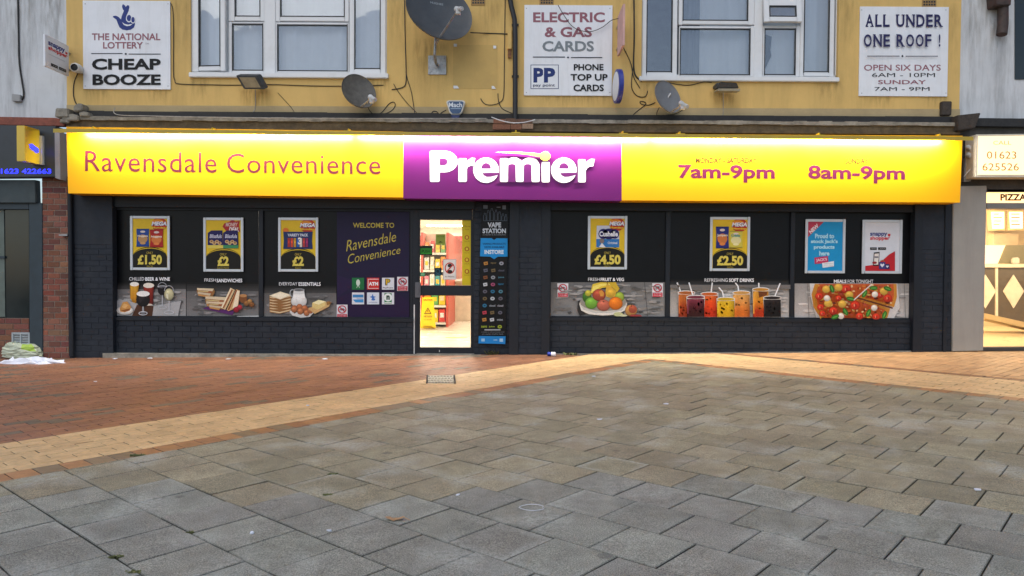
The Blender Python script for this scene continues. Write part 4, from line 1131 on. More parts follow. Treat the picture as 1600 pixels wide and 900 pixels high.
cable('looped coil of cable hanging below the sooty brown dish', [(572, 158, 10.5), (577, 172, 10.6), (584, 178), (596, 176), (607, 163), (614, 159.5), (617.5, 163), (614, 171), (603, 177), (586, 178.5)], .006)
cable('straight cable from the big dish across to the drainpipe', [(735, 51, 10.6), (762, 52), (793, 53)], .008)
cable('cable left of the drainpipe curling up at its loose end', [(790, -40), (789, 20), (788, 100), (787, 148), (781, 160), (768, 164), (757, 162), (751, 154)], .006)
cable('short cable curving from the wall to the foot of the drainpipe', [(778, 146), (779, 158), (784, 169), (795, 175), (803, 178)], .006)
cable('drooping black cable looped across the electric and gas board', [(872, 8, 10.6), (880, 22, 10.62), (893, 40, 10.64), (908, 48, 10.64), (925, 49, 10.64), (942, 42, 10.64), (955, 32, 10.63), (966, 29, 10.5)], .005)
cable('wavy cable from the pink sign down to the wall', [(969, 64, 10.6), (977, 80), (986, 100), (990, 120), (1000, 138)], .006)
cable('thick cable pair down the wall left of the right window', [(989, -40), (990.5, 0), (991, 60), (990, 100), (993, 118), (1003, 127)], .011)
cable('hooked cable end below the left corner of the right window', [(990, 100), (987, 125), (988, 140), (996, 150), (1008, 151), (1012, 142)], .006)
cable('tangled wire left of the small grey dish', [(1024, 160), (1014, 164), (1003, 163), (1000, 159), (1006, 159), (1009, 163), (998, 172), (984, 184)], .006)
cable('wire bundle under the small grey dish', [(1030, 168, 10.6), (1026, 178), (1028, 184), (1040, 180), (1055, 178), (1066, 172), (1069, 166)], .005)
cable('pale cable hanging from the right floodlight to the cornice', [(1130, 144), (1130, 170), (1129, 180), (1122, 187), (1090, 188), (1040, 187), (980, 187)], .005, m=M_cablew)
cable('short cable tucked under the sill of the right window', [(1040, 128), (1060, 132), (1078, 133), (1100, 128), (1112, 129)], .006)
cable('white cable hanging slack across the foot of the drainpipe', [(768, 183, 10.48), (785, 189, 10.46), (803, 192, 10.45), (820, 191, 10.46), (836, 187, 10.48)], .006, m=M_upvc)
cable('pale cable laid along the cornice left of the floodlight', [(180, 168, 10.6), (178, 176, 10.6), (190, 180, 10.52), (230, 181, 10.52), (300, 182.5, 10.52), (400, 184, 10.52), (560, 185, 10.52), (760, 185, 10.52)], .006, m=M_cablew)
cable('dark coil of wire beside the alarm box', [(674, 178), (677, 174), (683, 175), (686, 180), (690, 176), (697, 172)], .007)
# ================================================================== WINDOW PRINTS
YP = YG + 0.001
def tone(h, k):
    c = hx(h) if isinstance(h, str) else h
    return tuple(min(1, q * k) for q in c)
def stone(a, x0, y0, x1, y1, base='#6e6b68', n=46, light=1.0):
    """printed slate backdrop: uneven grey patches"""
    a.grad([(x0, y0), (x0, y1), (x1, y1), (x1, y0)], [tone(base, light * .75), tone(base, light * 1.35), tone(base, light * 1.5), tone(base, light * .9)])
    for _ in range(n):
        w, h = R.uniform(6, 26), R.uniform(1.5, 6); cx, cy = R.uniform(x0 + w * .6, x1 - w * .6), R.uniform(y0 + h, y1 - h)
        pts = []
        for i in range(11):
            t_ = 2 * math.pi * i / 11; k = R.uniform(.6, 1.05)
            pts.append((min(max(cx + w / 2 * k * math.cos(t_), x0), x1), min(max(cy + h / 2 * k * math.sin(t_), y0), y1)))
        a.poly(pts, tone(base, light * R.uniform(.35, 2.1)), up=(R.random() < .5))
    a.k += 1
def fade(a, x0, y0, x1, y1, n=5):
    for i in range(n): a.rect(x0, y0 + (y1 - y0) * i / n, x1, y0 + (y1 - y0) * (i + 1) / n, tone('#4a4847', (i + .3) / n * .8))
def wprint(label, fn, lim=None):
    a = Art(YP); a.lim = lim; fn(a); return single('window_print', a, M_photo, label, 'window print', 'food prints in the shop windows')
def beer(a):
    fade(a, 178, 441, 290.5, 452); stone(a, 178, 452, 290.5, 494.5, '#7d7a78', 60)
    a.poly([(178, 470), (197, 468), (212, 474), (236, 472), (240, 478), (283, 470), (278, 494), (178, 494)], '#a8a6a5'); a.poly([(214, 476), (240, 478), (238, 494), (206, 494)], '#4a2c1c')
    a.poly([(203, 445), (217, 445), (214, 470), (212, 473), (208, 473), (203.5, 466)], '#c08a22'); a.cyl(204, 216, 447, 466, '#d09a2e', '#b87c1a'); a.cyl(206.5, 214, 466, 472, '#b87c1a', '#9a6414'); a.ell(210, 444, 7, 3.4, '#efe8dc')
    a.poly([(224, 446), (240.5, 446), (238, 476), (226, 476)], '#7a1f16'); a.cyl(225, 239.5, 449, 475, '#8f2a1c', '#5f140e'); a.ell(232.3, 446, 8.6, 4, '#e8dccb'); a.ell(232, 476, 6, 1.6, '#d8c9b8')
    a.sph(223.5, 468, 10.8, 11.5, '#1a1416', hi=4); a.ell(219.5, 467, 2, 6, '#2c2426'); a.poly([(213, 463), (234, 463), (233, 458), (214, 458)], '#0e0b0c'); a.ell(223.6, 459, 10.3, 4.4, '#efe9e2')
    a.poly([(222.3, 479), (224.8, 479), (225, 488), (222, 488)], '#9a9a9c'); a.ring(223.5, 489.5, 7, 3.2, 1.2, '#c9c9cc'); a.ell(223.5, 489, 3.5, 1.5, '#77787c')
    a.ring(253.5, 449, 7.5, 8, .9, '#9a9ba0', 180, 360); a.poly([(246, 448), (261, 448), (260, 457), (256, 461), (251, 461), (247, 457)], '#140c10'); a.ell(253.5, 448, 7.5, 1.8, '#c7c8cc'); a.ell(253.5, 448.4, 6.4, 1.1, '#241a1e'); a.rect(253, 461, 254.2, 478, '#b8b9bd'); a.ring(253.6, 480, 7, 2.6, .9, '#bcbdc1')
    a.ring(264, 455, 7.6, 9, .9, '#a9aaad', 180, 360); a.sph(264, 460, 7.6, 9.5, '#b9b189'); a.poly([(259, 459), (263, 459), (263, 468), (260, 465)], '#d9d3b4'); a.rect(263.5, 470, 264.8, 486, '#bfc0c4'); a.ring(264.2, 488, 7.5, 3, .9, '#c4c5c9')
    a.ell(195, 485, 13, 6.5, '#c9c4bc'); a.ell(195, 484, 10.5, 4.8, '#e6e1d8'); a.poly([(187, 482), (192, 472), (199, 471), (205, 480), (203, 485), (195, 488), (188, 487)], '#c98f4d'); a.poly([(190, 480), (194, 474), (200, 477), (196, 482)], '#e0ae6c'); a.poly([(189, 485), (203, 482), (202, 485), (195, 487)], '#8f5526')
    a.text('CHILLED', 202, 433, 225.3, 438.3, '#e8e8ea', -.002); a.text('BEER & WINE', 227, 433.2, 265.5, 438.8, '#f4f4f6', .02)
def sandwich(a, x, y, s=1, col='#d9c3a0', fill='#a05a36', sx=1):
    q = lambda pts: [(x + sx * u * s, y + v * s) for u, v in (pts if sx > 0 else pts[::-1])]
    a.poly(q([(0, 0), (26, 1), (28, 6), (24, 14), (0, 8)]), '#8a6238'); a.poly(q([(0, 0), (26, 1), (24, 5), (0, 3)]), col); a.poly(q([(1, 3.4), (24, 5.4), (22, 8), (1, 5.5)]), fill); a.poly(q([(1, 4), (18, 5.4), (17, 6.3), (1, 5)]), '#d7c98a'); a.poly(q([(1, 6), (22, 8.6), (20, 12), (1, 9)]), tone(col, .85)); a.poly(q([(1, 9.2), (20, 12.2), (18, 15), (2, 12)]), '#c0894f')
def sands(a):
    fade(a, 291.5, 441, 404, 455); stone(a, 291.5, 455, 404, 497, '#6b6866', 60)
    a.poly([(370, 494), (404, 493), (404, 497), (371, 497)], '#c9c7c5')
    a.poly([(316, 482), (331, 478), (366, 486), (363, 492.5)], '#5a2a66')
    sandwich(a, 308, 450); sandwich(a, 321, 463, 1.25); sandwich(a, 326, 471, .9)
    a.poly([(360, 449.5), (367, 453), (352, 484), (345, 481)], '#d7b98c'); a.poly([(362, 452), (364, 453), (350, 482), (348, 481)], '#9a5a34'); a.poly([(360.5, 450), (362, 451), (347, 481.5), (345, 481)], '#f0dcba')
    a.poly([(369, 452), (375, 454), (372, 480), (357, 486), (354, 484)], '#c99f6b'); a.poly([(370, 453.5), (374.5, 455), (371.5, 478), (363, 482)], '#ecd9b8'); a.poly([(369, 453), (370.6, 454), (358, 484.5), (355.8, 484)], '#8a4526')
    a.ell(380, 467, 6, 6.4, '#7d4c28'); a.ell(380, 462, 6, 2.4, '#b98452')
    for x, y, r, c in ((385, 474, 4.3, '#8c5e33'), (390, 471, 4, '#a57843'), (393.5, 476, 4.2, '#7d5029'), (369, 484, 4.5, '#8f1e2c'), (374.5, 480, 4, '#a92c38')): a.sph(x, y, r, r, c)
    a.text('FRESH', 319.5, 435, 337, 440, '#e8e8ea', -.002); a.text('SANDWICHES', 338.5, 435.5, 378.5, 441.2, '#f4f4f6', .02)
def essentials(a):
    fade(a, 411.5, 445, 525.5, 458); stone(a, 411.5, 458, 525.5, 498.5, '#676462', 60)
    for i in range(6): a.poly([(421 + R.uniform(-1, 1), 462 + i * 4.3), (455 + R.uniform(-1.5, 1.5), 460.5 + i * 4.3), (455, 465 + i * 4.3), (437, 468.5 + i * 4.3), (421, 466.5 + i * 4.3)], '#8d6238'); a.poly([(421.5, 463.5 + i * 4.3), (437, 466 + i * 4.3), (454, 462 + i * 4.3), (454, 463.6 + i * 4.3), (437, 468 + i * 4.3), (421.5, 465 + i * 4.3)], '#d8bd92')
    a.poly([(420.5, 462), (438, 455.5), (455.5, 461), (438, 468)], '#e9d8b6'); a.poly([(424, 462), (438, 457.4), (452, 461), (438, 466)], '#f1e4c8')
    a.sph(467, 470.5, 12.6, 10.5, '#dcdad4', hi=1.25, lo=.62); a.poly([(459, 453), (475, 453), (477, 466), (457, 466)], '#d7d6d2'); a.poly([(459, 460), (475.5, 460), (477, 466), (457, 466)], '#f0eee8'); a.ell(467, 453, 9, 2.3, '#9ea0a2'); a.ell(467, 453.2, 7.4, 1.5, '#5f6163'); a.ring(457, 458, 4.6, 6, 1.4, '#aab0b2', 90, 280); a.k += 1
    for x, y in ((460, 482), (468, 480), (476, 482)): a.sph(x, y, 5, 5.2, '#a5633d')
    a.poly([(452, 487), (455, 485), (460, 490), (465, 487), (470, 492), (476, 488), (481, 492), (489, 484), (490.5, 488), (484, 495), (470, 496.5), (457, 493)], '#d4cfc9')
    for x, y in ((459.5, 483.5), (469, 486.5), (479, 489), (485, 485)): a.sph(x, y, 4.8, 5, '#b26e45')
    a.poly([(481, 482), (508, 472), (516, 474), (514, 479), (492, 490.5)], '#c9a36c'); a.poly([(510, 471), (516, 470.5), (517, 475), (511, 477)], '#8c6232')
    a.poly([(488, 473), (498, 468.5), (509, 471), (508, 478), (496, 484), (487.5, 480)], '#d9c07c'); a.poly([(488, 473), (498, 468.5), (509, 471), (498, 476)], '#efe2ad')
    a.text('EVERYDAY', 436, 441, 464.5, 446, '#e8e8ea', -.002); a.text('ESSENTIALS', 466.5, 441, 501, 446.7, '#f4f4f6', .02)
def fruit(a):
    stone(a, 860, 441, 1040, 494.5, '#777573', 110); a.line([(1007, 441), (1012, 494)], .7, '#3a3938')
    a.poly([(903, 470), (910, 468), (914, 490), (906, 494), (902, 485)], '#2c2a2a')
    a.ell(942.5, 475, 37.5, 17, '#c9c4ba'); a.ell(942.5, 472, 36.5, 14, '#8f8a80')
    a.poly([(922, 459), (926, 444), (938, 441), (963, 441.5), (962, 447), (940, 450), (929, 457)], '#d9b93c'); a.poly([(923, 458), (927, 447), (940, 443), (962, 443), (961, 445), (940, 447)], '#ecd768'); a.poly([(950, 441), (962, 441), (968, 451), (964, 457), (956, 448)], '#c9a630')
    for x, y, rx, ry, c in ((917, 464, 7, 9, '#3f6b24'), (919, 458, 5, 5, '#b7ae3c'), (968, 464, 7.5, 8, '#8fa63c'), (924, 473.5, 10, 9.3, '#6fa43a'), (936, 461, 10.5, 9.5, '#a34a34'), (943, 477, 10.6, 9, '#b0604c'), (962, 474, 11, 10.2, '#d9741f')):
        a.sph(x, y, rx, ry, c)
    a.ell(943, 471.5, 1.5, .8, '#3c2415'); a.poly([(936, 455.5), (940, 453), (944, 458), (943, 463), (938, 463)], '#c98c3c')
    a.poly([(948, 443), (954, 447), (963, 456), (961, 463), (954, 465.5), (947, 463), (946, 457)], '#d1a53a'); a.sph(954, 458, 7, 6.5, '#d4a83a', hi=1.4, lo=.85); a.line([(949.5, 444), (948.5, 440.5)], .9, '#4a3418')
    a.poly([(905.5, 476), (912, 484), (930, 489), (955, 489), (972, 485), (979.5, 476), (977, 485), (962, 491.5), (942, 493), (920, 491), (908, 485)], '#ded9cf')
    a.sph(986, 485, 9.6, 9, '#b9874a'); a.sph(988.5, 483, 6.4, 6.4, '#a8523a', hi=1.2, lo=.95); a.line([(986.5, 480), (986.8, 475.5)], .8, '#3c2415')
    a.ell(966, 491, 7.5, 3.3, '#b9bb8a'); a.ell(974, 493, 6, 1.6, '#cfcfa8'); a.ell(994, 493, 7.8, 1.6, '#8f3034')
    a.poly([(986, 491.5), (1000, 491.5), (1003, 494.4), (984, 494.4)], '#973a3c')
    a.text('FRESH', 919, 434, 937, 439, '#e8e8ea', -.002); a.text('FRUIT & VEG', 938.5, 434, 975, 439.3, '#f4f4f6', .02)
def drinks(a):
    fade(a, 1047, 436, 1235, 447, 4); stone(a, 1047, 445, 1235, 497, '#a19c97', 100)
    a.poly([(1047, 445), (1235, 445), (1235, 452), (1160, 449), (1100, 455), (1047, 450)], '#6f6b68')
    def cup(x0, x1, y0, cols, straw):
        m = (x0 + x1) / 2; r = (x1 - x0) / 2
        for (sx0, sy0), (sx1, sy1) in zip(straw, straw[1:]): a.line([(sx0, sy0), (sx1, sy1)], 2.0, '#e9e9ea', up=False)
        n = len(cols)
        a.poly([(x0, y0), (x1, y0), (x1 - 1.5, 495.5), (x0 + 1.5, 495.5)], '#cfc9c2')
        for i, c in enumerate(cols):
            ya, yb = y0 + 4 + (495.3 - y0 - 4) * i / n, y0 + 4 + (495.3 - y0 - 4) * (i + 1) / n; a.cyl(x0 + .9, x1 - .9, ya, yb, c, cols[min(i + 1, n - 1)], up=(i == 0))
        for _ in range(9):
            bx, by = R.uniform(x0 + 3, x1 - 5), R.uniform(y0 + 6, 488); c = cols[min(n - 1, int((by - y0) / (495 - y0) * n))]
            a.poly([(bx, by), (bx + 3, by + 1), (bx + 2.6, by + 4), (bx - .6, by + 3)], tone(c, R.choice((.72, 1.3))), up=False)
        a.k += 1
        a.ell(m, y0 + 1, r, 3.2, '#e3dfda'); a.ell(m, y0 + 1.4, r - 1, 2.4, tone(cols[0], .85)); a.rect(x0 + 1.6, y0 + 7, x0 + 3, 490, tone(cols[0], 1.55))
    cup(1059, 1086, 456, ['#b0622e', '#b05a22', '#9c3d12', '#8f2f0c'], [(1058, 441.5), (1063.5, 455.5)])
    cup(1094.5, 1122.5, 458, ['#d0662a', '#dd4a15', '#d23c10', '#b82c0a'], [(1113, 441.5), (1111, 458)])
    cup(1144.5, 1172.5, 456, ['#cf9a52', '#d0904a', '#cf7f36', '#c8671f'], [(1149, 442), (1153, 447), (1154.5, 457)])
    cup(1072.5, 1101.5, 463, ['#7d3343', '#5f1f2a', '#45141a', '#34100f'], [(1076.5, 441.5), (1084, 466)])
    cup(1119.5, 1148.5, 466, ['#cfa82a', '#d3a81a', '#cfa012', '#c8970e'], [(1123, 449), (1129, 456), (1133, 476)])
    cup(1175.5, 1202, 451, ['#cf9338', '#cc8a28', '#c8701a', '#a8300c'], [(1185.5, 442), (1186, 454)])
    a.poly([(1185, 455), (1199, 456), (1198, 461), (1186, 465)], '#6b3a1a')
    cup(1192.5, 1221, 464, ['#2e2626', '#1d1717', '#130f0f', '#0f0c0c'], [(1219, 442.5), (1209, 467)])
    a.text('REFRESHING', 1101, 435, 1137, 440.3, '#e8e8ea', -.002); a.text('SOFT DRINKS', 1139, 435, 1178, 440.6, '#f4f4f6', .02)
def pizza(a):
    stone(a, 1241.5, 443, 1427.5, 499.5, '#a5a19d', 60, 1.05); a.line([(1262, 443), (1264, 499)], .6, '#5e5b58'); a.line([(1413, 443), (1415, 499)], .6, '#5e5b58')
    a.poly([(1265, 443), (1402, 443), (1406, 480), (1396, 499), (1276, 499), (1266, 462)], '#cfccc8')
    a.poly([(1273, 443.5), (1401, 443.5), (1401.5, 464), (1397, 480), (1340, 466), (1391, 482), (1386, 498.8), (1283, 498.8), (1271, 480), (1268, 460)], '#c98a35')
    a.poly([(1279, 443.5), (1396, 443.5), (1397, 462), (1393, 476), (1345, 463), (1337, 469), (1383, 484), (1381, 498.5), (1289, 498.5), (1278, 480), (1275, 460)], '#c25a2a')
    rr = random.Random(3)
    for _ in range(230):
        x, y = rr.uniform(1279, 1393), rr.uniform(445, 497)
        if 1337 < x and abs(y - (464 + (x - 1340) * .29)) < 3: continue
        if x > 1378 and y > 482: continue
        a.blob(x, y, rr.uniform(.8, 3.6), rr.uniform(.7, 2.4), rr.choice(['#d9a848', '#cf7a36', '#a8401f', '#e0bd6a', '#8a4a2c', '#b5503a', '#6a3020', '#e8c890', '#c2602e']), 8)
    for x, y, r in ((1322, 452, 8), (1280, 463, 6.5), (1302, 486, 7), (1336, 477, 8), (1310, 466, 5), (1387, 466, 7), (1376, 461, 5), (1343, 494, 6), (1282, 480, 5.5), (1285, 490, 5), (1369, 495, 6)):
        a.sph(x, y, r, r * .9, '#c9371f', hi=1.5); a.ell(x + r * .1, y + r * .1, r * .3, r * .42, '#a8261a'); a.ell(x - r * .15, y, r * .12, r * .3, '#e8906a')
    for x, y in ((1291, 452), (1294, 474), (1316, 475), (1327, 461), (1381, 455), (1310, 449)): a.sph(x, y, 6.5, 6, '#d4a844', hi=1.4, lo=.7)
    for x, y in ((1292, 466), (1367, 460), (1314, 494), (1366, 481)): a.sph(x, y, 5, 4.8, '#ddd5c8', hi=1.3, lo=.7)
    for x, y, rot in ((1300, 451, 70), (1351, 459, -60), (1365, 450, 0), (1387, 451, 20), (1321, 487, 60), (1357, 489, -65), (1329, 467, 10), (1382, 492, -70), (1305, 495, -20)):
        a.ell(x, y, 6.5, 3.4, '#2f6a24', rot=rot); a.ell(x, y, 4.6, 1.1, '#5d9a3f', rot=rot)
    a.line([(1337, 464.5), (1395, 481.5)], 2.6, '#5b2f1a'); a.line([(1334, 469), (1362, 444)], 1.6, '#d8cfc6')
    a.text('MEALS', 1303, 437, 1322.5, 442.2, '#f4f4f6', .02); a.text('FOR TONIGHT', 1324.5, 437, 1364.5, 442.5, '#e8e8ea', -.002)
wprint('chilled beer and wine print with filled glasses in the left shop window', beer, (178, 420, 290.5, 494.7))
wprint('fresh sandwiches print on grey slate in the left shop window', sands, (291.5, 420, 404, 497.2))
wprint('everyday essentials print with bread stack, milk jug and eggs', essentials, (411.5, 420, 525.7, 498))
wprint('fresh fruit and veg print with a heaped white fruit bowl', fruit, (860, 420, 1040, 494.7))
wprint('refreshing soft drinks print with seven cups and straws', drinks, (1047, 420, 1235, 496.5))
wprint('meals for tonight print with a sliced pizza', pizza, (1241.5, 420, 1427.7, 499))
def welcome(a):
    a.rect(526.5, 331, 639.5, 498.5, '#1b1434'); a.poly([(526.5, 430), (560, 440), (526.5, 465)], '#22143a'); a.poly([(526.5, 465), (590, 440), (639.5, 470), (639.5, 498.5), (526.5, 498.5)], '#221036')
    a.text('WELCOME TO', 551.5, 348, 616, 356, '#b8a848', .02)
    a.text('Ravensdale', 0, 0, 0, 0, '#b8a848', -.004, q=[(540, 376), (618, 361.5), (619.5, 377), (541, 393)], shear=.25)
    a.text('Convenience', 0, 0, 0, 0, '#b8a848', -.004, q=[(543, 397.5), (625, 384), (626, 396), (544, 412.5)], shear=.25)
a = Art(YP); welcome(a); single('welcome_panel', a, M_print, 'dark purple window panel with yellow handwriting welcoming to Ravensdale Convenience', 'window panel')

# stickers on the windows
def sticker(label, x0, y0, x1, y1, fn, bgc='#d9dadf', cat='sticker', group='payment stickers on the purple panel', Y=None, name='sticker'):
    a = Art((Y or YP) - .012); w = x1 - x0; h = y1 - y0
    a.rect(x0, y0, x1, y1, bgc); X = lambda u: x0 + w * u; Yy = lambda v: y0 + h * v
    fn(a, X, Yy, w, h); return single(name, a, M_printg, label, cat, group)
def s_green(a, X, Y, w, h): a.ell(X(.5), Y(.42), w * .16, h * .28, '#c9d6c6'); a.line([(X(.5), Y(.6)), (X(.38), Y(.85))], .8, '#c9d6c6'); a.line([(X(.5), Y(.6)), (X(.62), Y(.85))], .8, '#c9d6c6')
def s_atm(a, X, Y, w, h):
    a.line([(X(.1), Y(.9)), (X(.1), Y(.12)), (X(.95), Y(.12))], .8, '#e9e0e0'); a.line([(X(.1), Y(.72)), (X(.1), Y(.9)), (X(.95), Y(.9))], .8, '#e9e0e0'); a.text('ATM', X(.14), Y(.36), X(.92), Y(.66), '#f2eeee', .05)
def s_pp(a, X, Y, w, h): a.text('P', X(.26), Y(.08), X(.7), Y(.64), '#1c1c1c', .08); a.text('P', X(.32), Y(.13), X(.64), Y(.58), '#d8b21e', .03); a.text('PayPoint', X(.08), Y(.78), X(.92), Y(.94), '#2c3140', .01)
def s_blue(a, X, Y, w, h): a.rect(X(.06), Y(.18), X(.94), Y(.42), '#3f82b8'); a.poly([(X(.06), Y(.60)), (X(.94), Y(.56)), (X(.94), Y(.84)), (X(.3), Y(.84))], '#3f8ec8'); a.text('Payzone', X(.4), Y(.45), X(.9), Y(.55), '#2d5c90', .0)
def s_lot(a, X, Y, w, h):
    a.poly([(X(.45), Y(.12)), (X(.54), Y(.32)), (X(.74), Y(.36)), (X(.55), Y(.48)), (X(.5), Y(.66)), (X(.4), Y(.46)), (X(.22), Y(.38)), (X(.4), Y(.3))], '#3f6fb8'); a.ell(X(.52), Y(.58), w * .16, h * .1, '#3f6fb8'); a.text('THE NATIONAL LOTTERY', X(.14), Y(.8), X(.86), Y(.88), '#2c3c70')
def s_n(a, X, Y, w, h): a.rect(X(.2), Y(.06), X(.8), Y(.94), '#1f7a48'); a.ell(X(.5), Y(.42), w * .34, h * .34, '#e6ece6'); a.text('n', X(.36), Y(.24), X(.64), Y(.62), '#1f3c2c', .06); a.rect(X(.22), Y(.82), X(.78), Y(.9), '#dfe8e0')
P6 = [('green payment sticker with a pale figure on the purple window panel', s_green, '#1f6a3c'), ('red ATM sticker on the purple window panel', s_atm, '#c8302c'), ('white pay point sticker with yellow letter on the purple panel', s_pp, '#d9dadf'),
      ('white sticker with two blue bars on the purple panel', s_blue, '#d9dadf'), ('white lottery sticker with small blue star figure on the purple panel', s_lot, '#d5dae4'), ('white and green sticker with round letter n on the purple panel', s_n, '#d9dadf')]
for i, (lb, fn, c) in enumerate(P6):
    x = 550 + (i % 3) * 23.4; y = 434 + (i // 3) * 23; sticker(lb, x, y, x + 19, y + 18.5, fn, c)
def s_nocyc(a, X, Y, w, h):
    for s in (-1, 1): a.ring(X(.5 + s * .17), Y(.40), w * .12, h * .09, .6, '#2a2a2c', n=12)
    a.line([(X(.33), Y(.40)), (X(.44), Y(.28)), (X(.6), Y(.28)), (X(.5), Y(.4)), (X(.42), Y(.28))], .7, '#2a2a2c'); a.line([(X(.6), Y(.25)), (X(.67), Y(.40))], .7, '#2a2a2c')
    a.ring(X(.5), Y(.34), w * .40, h * .29, 1.5, '#b8263a'); a.line([(X(.24), Y(.16)), (X(.76), Y(.52))], 1.5, '#b8263a')
    a.rect(X(.05), Y(.67), X(.95), Y(.97), '#c0253a'); a.text('DO NOT LEAN', X(.14), Y(.71), X(.86), Y(.79), '#ecdcdf', .0); a.text('CYCLES HERE', X(.14), Y(.84), X(.86), Y(.92), '#ecdcdf', .0)
for lb, x, y in (('red and white no cycling sticker at the upper right of the purple panel', 620.5, 432.5), ('red and white no cycling sticker at the bottom left of the purple panel', 526, 476), ('red and white no cycling sticker left of the fruit bowl print', 871, 442.5), ('red and white no cycling sticker right of the fruit bowl print', 1019, 442.5)):
    sticker(lb, x, y, x + 17, y + 22, s_nocyc, '#d8d6da', group='no cycling stickers')

# ================================================================== FRAMED POSTERS
M_frame = mat('silver_snap_frame', (0.56, 0.60, 0.64), 0.35, metal=0.25, var=.05, scale=8)
def poster(label, r, fn, price=None, sub='EACH', group='framed posters in the shop windows'):
    x0, y0, x1, y1 = r; Yb = YG - 0.012
    t = thing('framed_poster', label, 'poster', P((x0 + x1) / 2, y1, Yb), group)
    mb = MB(); frame_ring(mb, x0, y0, x1, y1, 3.9, Yb - .022, .022); part('frame', mb, M_frame, t, bevel=.004)
    a = Art(Yb - .006)
    if price:
        a.rect(x0 + 3, y0 + 3, x1 - 3, y1 - 3, '#dcb928'); w = x1 - x0; m = (x0 + x1) / 2
        a.ring(m, y1 - 3, w * .5 - 3.2, 32.5, 1.0, '#17150d', 180, 360) if False else None
        yc = y1 - 4
        def arch(k, c):
            pts = [(m + (w * .5 - 4) * math.cos(math.radians(q)), yc - 16.5 + (10.5 + k) * -math.sin(math.radians(q))) for q in range(0, 181, 12)]
            a.poly([(x1 - 4, yc)] + pts + [(x0 + 4, yc)], c)
        arch(5.2, '#1a170e'); arch(4.0, '#dcb928'); arch(2.8, '#16140f')
        fn(a, x0, y0, w)
        part('printed_sheet', a, M_printg, t)
        b = Art(Yb - .016); b.text('ONLY', m - 5.2, y0 + 55.6, m + 5.2, y0 + 59.4, '#b9a548', .0)
        hw = {'£2': 9, '£1.50': 19, '£4.50': 20.5, '£2.50': 20.5}[price]
        b.text(price, m - hw, y0 + 60.5, m + hw, y0 + 76, '#d6c458', .045); b.text(sub, m - (4.5 if len(sub) < 6 else 9), y0 + 77.3, m + (4.5 if len(sub) < 6 else 9), y0 + 80.2, '#a8983c', .0)
        part('price_lettering', b, M_printg, t)
    else:
        fn(a, x0, y0, x1 - x0); part('printed_sheet', a, M_printg, t)
    return t
def mega(a, x0, y0, w):
    a.ell(x0 + w * .74, y0 + 13, 12, 10.5, '#b8381f'); a.ell(x0 + w * .70, y0 + 9, 9, 4, '#d98a2a'); a.text('MEGA', x0 + w * .54, y0 + 9, x0 + w * .93, y0 + 15.5, '#3a4a78', .09, shear=.2); a.text('MEGA', x0 + w * .545, y0 + 8.6, x0 + w * .925, y0 + 15, '#e9e9ee', .045, shear=.2); a.text('Monday', x0 + w * .56, y0 + 16.5, x0 + w * .9, y0 + 20.5, '#e8c23a', .03)
def packet(a, x0, y0, x1, y1, c, c2, words=None):
    a.poly([(x0, y0), (x0 + .8, (y0 + y1) / 2), (x0, y1), (x1, y1), (x1 - .8, (y0 + y1) / 2), (x1, y0)], c); w, h = x1 - x0, y1 - y0
    a.rect(x0 + .5, y0, x1 - .5, y0 + 1.4, tone(c, .6)); a.rect(x0 + .5, y1 - 1.4, x1 - .5, y1, tone(c, .6)); a.ell(x0 + w * .5, y0 + h * .56, w * .38, h * .24, c2); a.ell(x0 + w * .5, y0 + h * .16, w * .2, h * .06, '#d8c8c0')
    if words: a.text(words, x0 + w * .1, y0 + h * .34, x1 - w * .1, y0 + h * .48, '#e9ddc8', .03)
    a.ell(x0 + w * .5, y0 + h * .8, w * .22, h * .07, tone(c2, 1.2))
def p1(a, x0, y0, w): mega(a, x0, y0, w); packet(a, x0 + 10, y0 + 20, x0 + 30, y0 + 48, '#20468f', '#b58a5a', 'Nuggets'); packet(a, x0 + 31, y0 + 21, x0 + 52, y0 + 49, '#a92420', '#d0783c', 'Nuggets')
def p2(a, x0, y0, w):
    a.poly([(x0 + 33, y0 + 9), (x0 + 40, y0 + 7), (x0 + 46, y0 + 3), (x0 + 50, y0 + 6), (x0 + 57, y0 + 5), (x0 + 56, y0 + 12), (x0 + 58, y0 + 22), (x0 + 44, y0 + 23), (x0 + 36, y0 + 21), (x0 + 30, y0 + 14)], '#a82c2c'); a.text('MONEY', x0 + 35, y0 + 8, x0 + 54, y0 + 14, '#d9c0b8', .03, shear=.2); a.text('DEAL', x0 + 40, y0 + 15, x0 + 56, y0 + 22, '#e8e0dc', .05, shear=.2)
    for dx, c in ((7, '#d9c558'), (31, '#3f8a5a')):
        X = x0 + dx; a.poly([(X, y0 + 24), (X + 6, y0 + 20), (X + 23, y0 + 20), (X + 24, y0 + 44), (X, y0 + 44)], '#221c55'); a.rect(X, y0 + 43, X + 24, y0 + 48, c); a.text('Blissfuls', X + 3, y0 + 26, X + 22, y0 + 32, '#cfd0e0', .02, shear=.2)
        for k in range(4): a.ell(X + 6 + k * 4.2, y0 + 37.5 + (k % 2) * 2.5, 3.1, 2.6, '#c9a878'); a.ell(X + 6 + k * 4.2, y0 + 37 + (k % 2) * 2.5, 1.6, 1.2, '#8a5a34')
